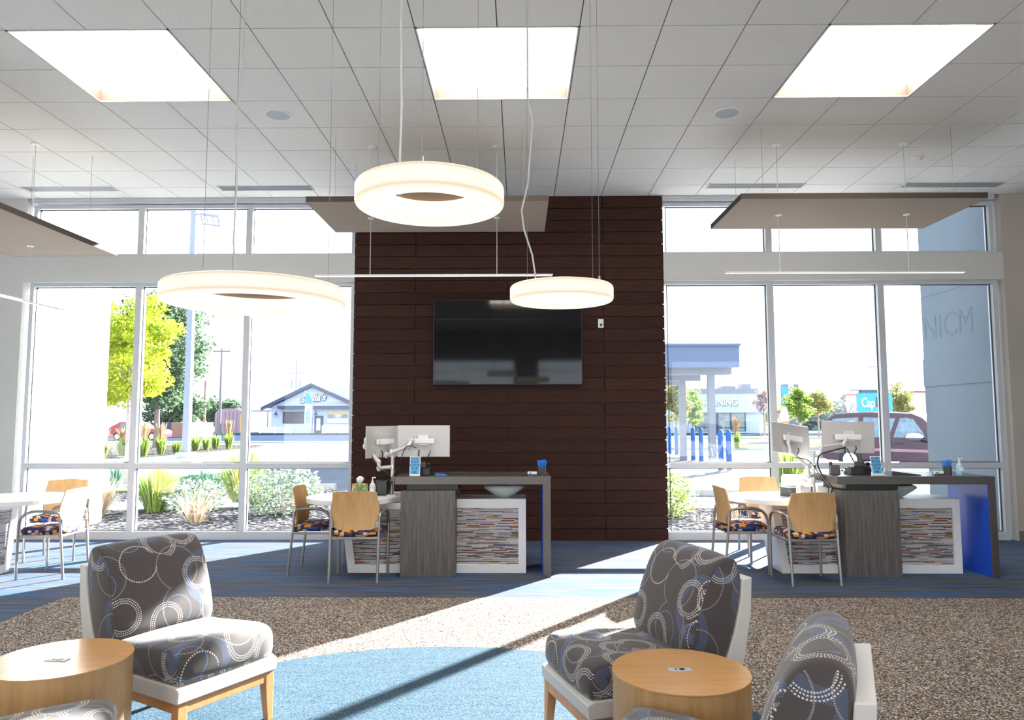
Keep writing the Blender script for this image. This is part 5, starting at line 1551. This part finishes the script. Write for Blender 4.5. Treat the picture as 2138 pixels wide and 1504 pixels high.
# pylon sign
t = empty('pylon_sign', (29.6, 80, GZ), 0, 'tall grey pylon sign with stacked panels outside the right window', 'sign')
MB().box(-0.75, 1.0, 0, 0.6, 0, 5.4).build('cabinet', M['canopygrey'], t)
MB().box(-0.4, 0.2, 0.1, 0.5, 5.4, 6.1).build('finial', M['signwhite'], t)
for a, b, c, d, mt in ((-0.85, -0.15, 4.2, 5.2, 'signblue2'), (-0.85, -0.15, 3.2, 4.1, 'signblue2'), (-0.12, 0.45, 4.3, 5.35, 'signwhite'), (-0.12, 0.45, 3.1, 4.15, 'signwhite'), (-0.85, -0.2, 2.6, 3.1, 'gold')):
    MB().box(a, b, -0.06, 0, c, d).build('panel', M[mt], t)
text('panel_lettering', 'C', 0.8, M['signdark'], t, (0.16, -0.08, 4.83), FACE, 0.01)
text('panel_lettering', 'Q', 0.8, M['signdark'], t, (0.16, -0.08, 3.62), FACE, 0.01)
# orange banner
t = empty('feather_banner', (18.05, 49, GZ), 0, 'white and orange feather banner beside the right window mullion', 'banner')
MB().tube([(0, 0, 0), (0.02, 0, 1.8), (-0.12, 0, 2.35), (-0.36, 0, 2.5)], 0.02, 8).build('mast', M['signdark'], t, smooth=True)
MB().prism([(-0.02, 0.3), (0, 1.75), (-0.12, 2.3), (-0.4, 2.46), (-0.62, 1.9), (-0.52, 0.3)], -0.008, 0.008, 'y').build('cloth', M['signwhite'], t)
MB().prism([(-0.02, 0.3), (0, 1.45), (-0.58, 1.45), (-0.52, 0.3)], -0.014, -0.009, 'y').build('cloth_print', M['orange'], t)
m = MB(); m.lathe([(0.001, 0), (0.12, 0), (0.12, 0.006), (0.001, 0.006)], seg=20); m.build('round_emblem', M['bollard'], t, loc=(-0.3, -0.016, 1.2), rot=(PI / 2, 0, 0))
# blue street sign
t = empty('street_sign', (21.95, 45, GZ), 0, 'big blue street sign with white and dark letters outside the right window', 'sign')
MB().box(-1.0, 1.02, 0, 0.5, 1.95, 3.22).build('cabinet', M['signblue'], t, bevel=0.05)
MB().box(-1.35, 1.1, -0.1, 0.6, 3.36, 3.42).build('top_plate', M['canopygrey'], t)
MB().box(-0.85, 0.8, 0.05, 0.45, 3.2, 3.38).build('cap', M['canopyblue'], t)
MB().box(-0.95, 0.85, -0.02, 0.48, 0, 1.9).build('plinth', M['canopyblue'], t)
text('sign_lettering', 'Cap', 0.82, M['signwhite'], t, (-0.50, -0.02, 2.58), FACE, 0.01, sx=0.62)
text('sign_lettering', 'Ed', 0.82, M['signdark'], t, (0.22, -0.02, 2.62), FACE, 0.01, sx=0.62)
text('sign_lettering', 'CREDIT UNION', 0.24, M['signdark'], t, (-0.1, -0.04, 1.74), FACE, 0.01)
# white warehouse
t = empty('warehouse_building', (40, 72, GZ), 0, 'white warehouse with a red roof edge beyond the maroon vehicle', 'building')
MB().box(-3.4, 9, 0, 10, 0, 4.2).build('walls', M['signwhite'], t)
MB().box(-3.7, 9, -0.2, 10, 4.2, 4.35).build('roof_edge', M['redpaint'], t)
MB().box(-3.4, 9, -0.05, 0, 0, 0.9).build('red_stripe', M['redpaint'], t)
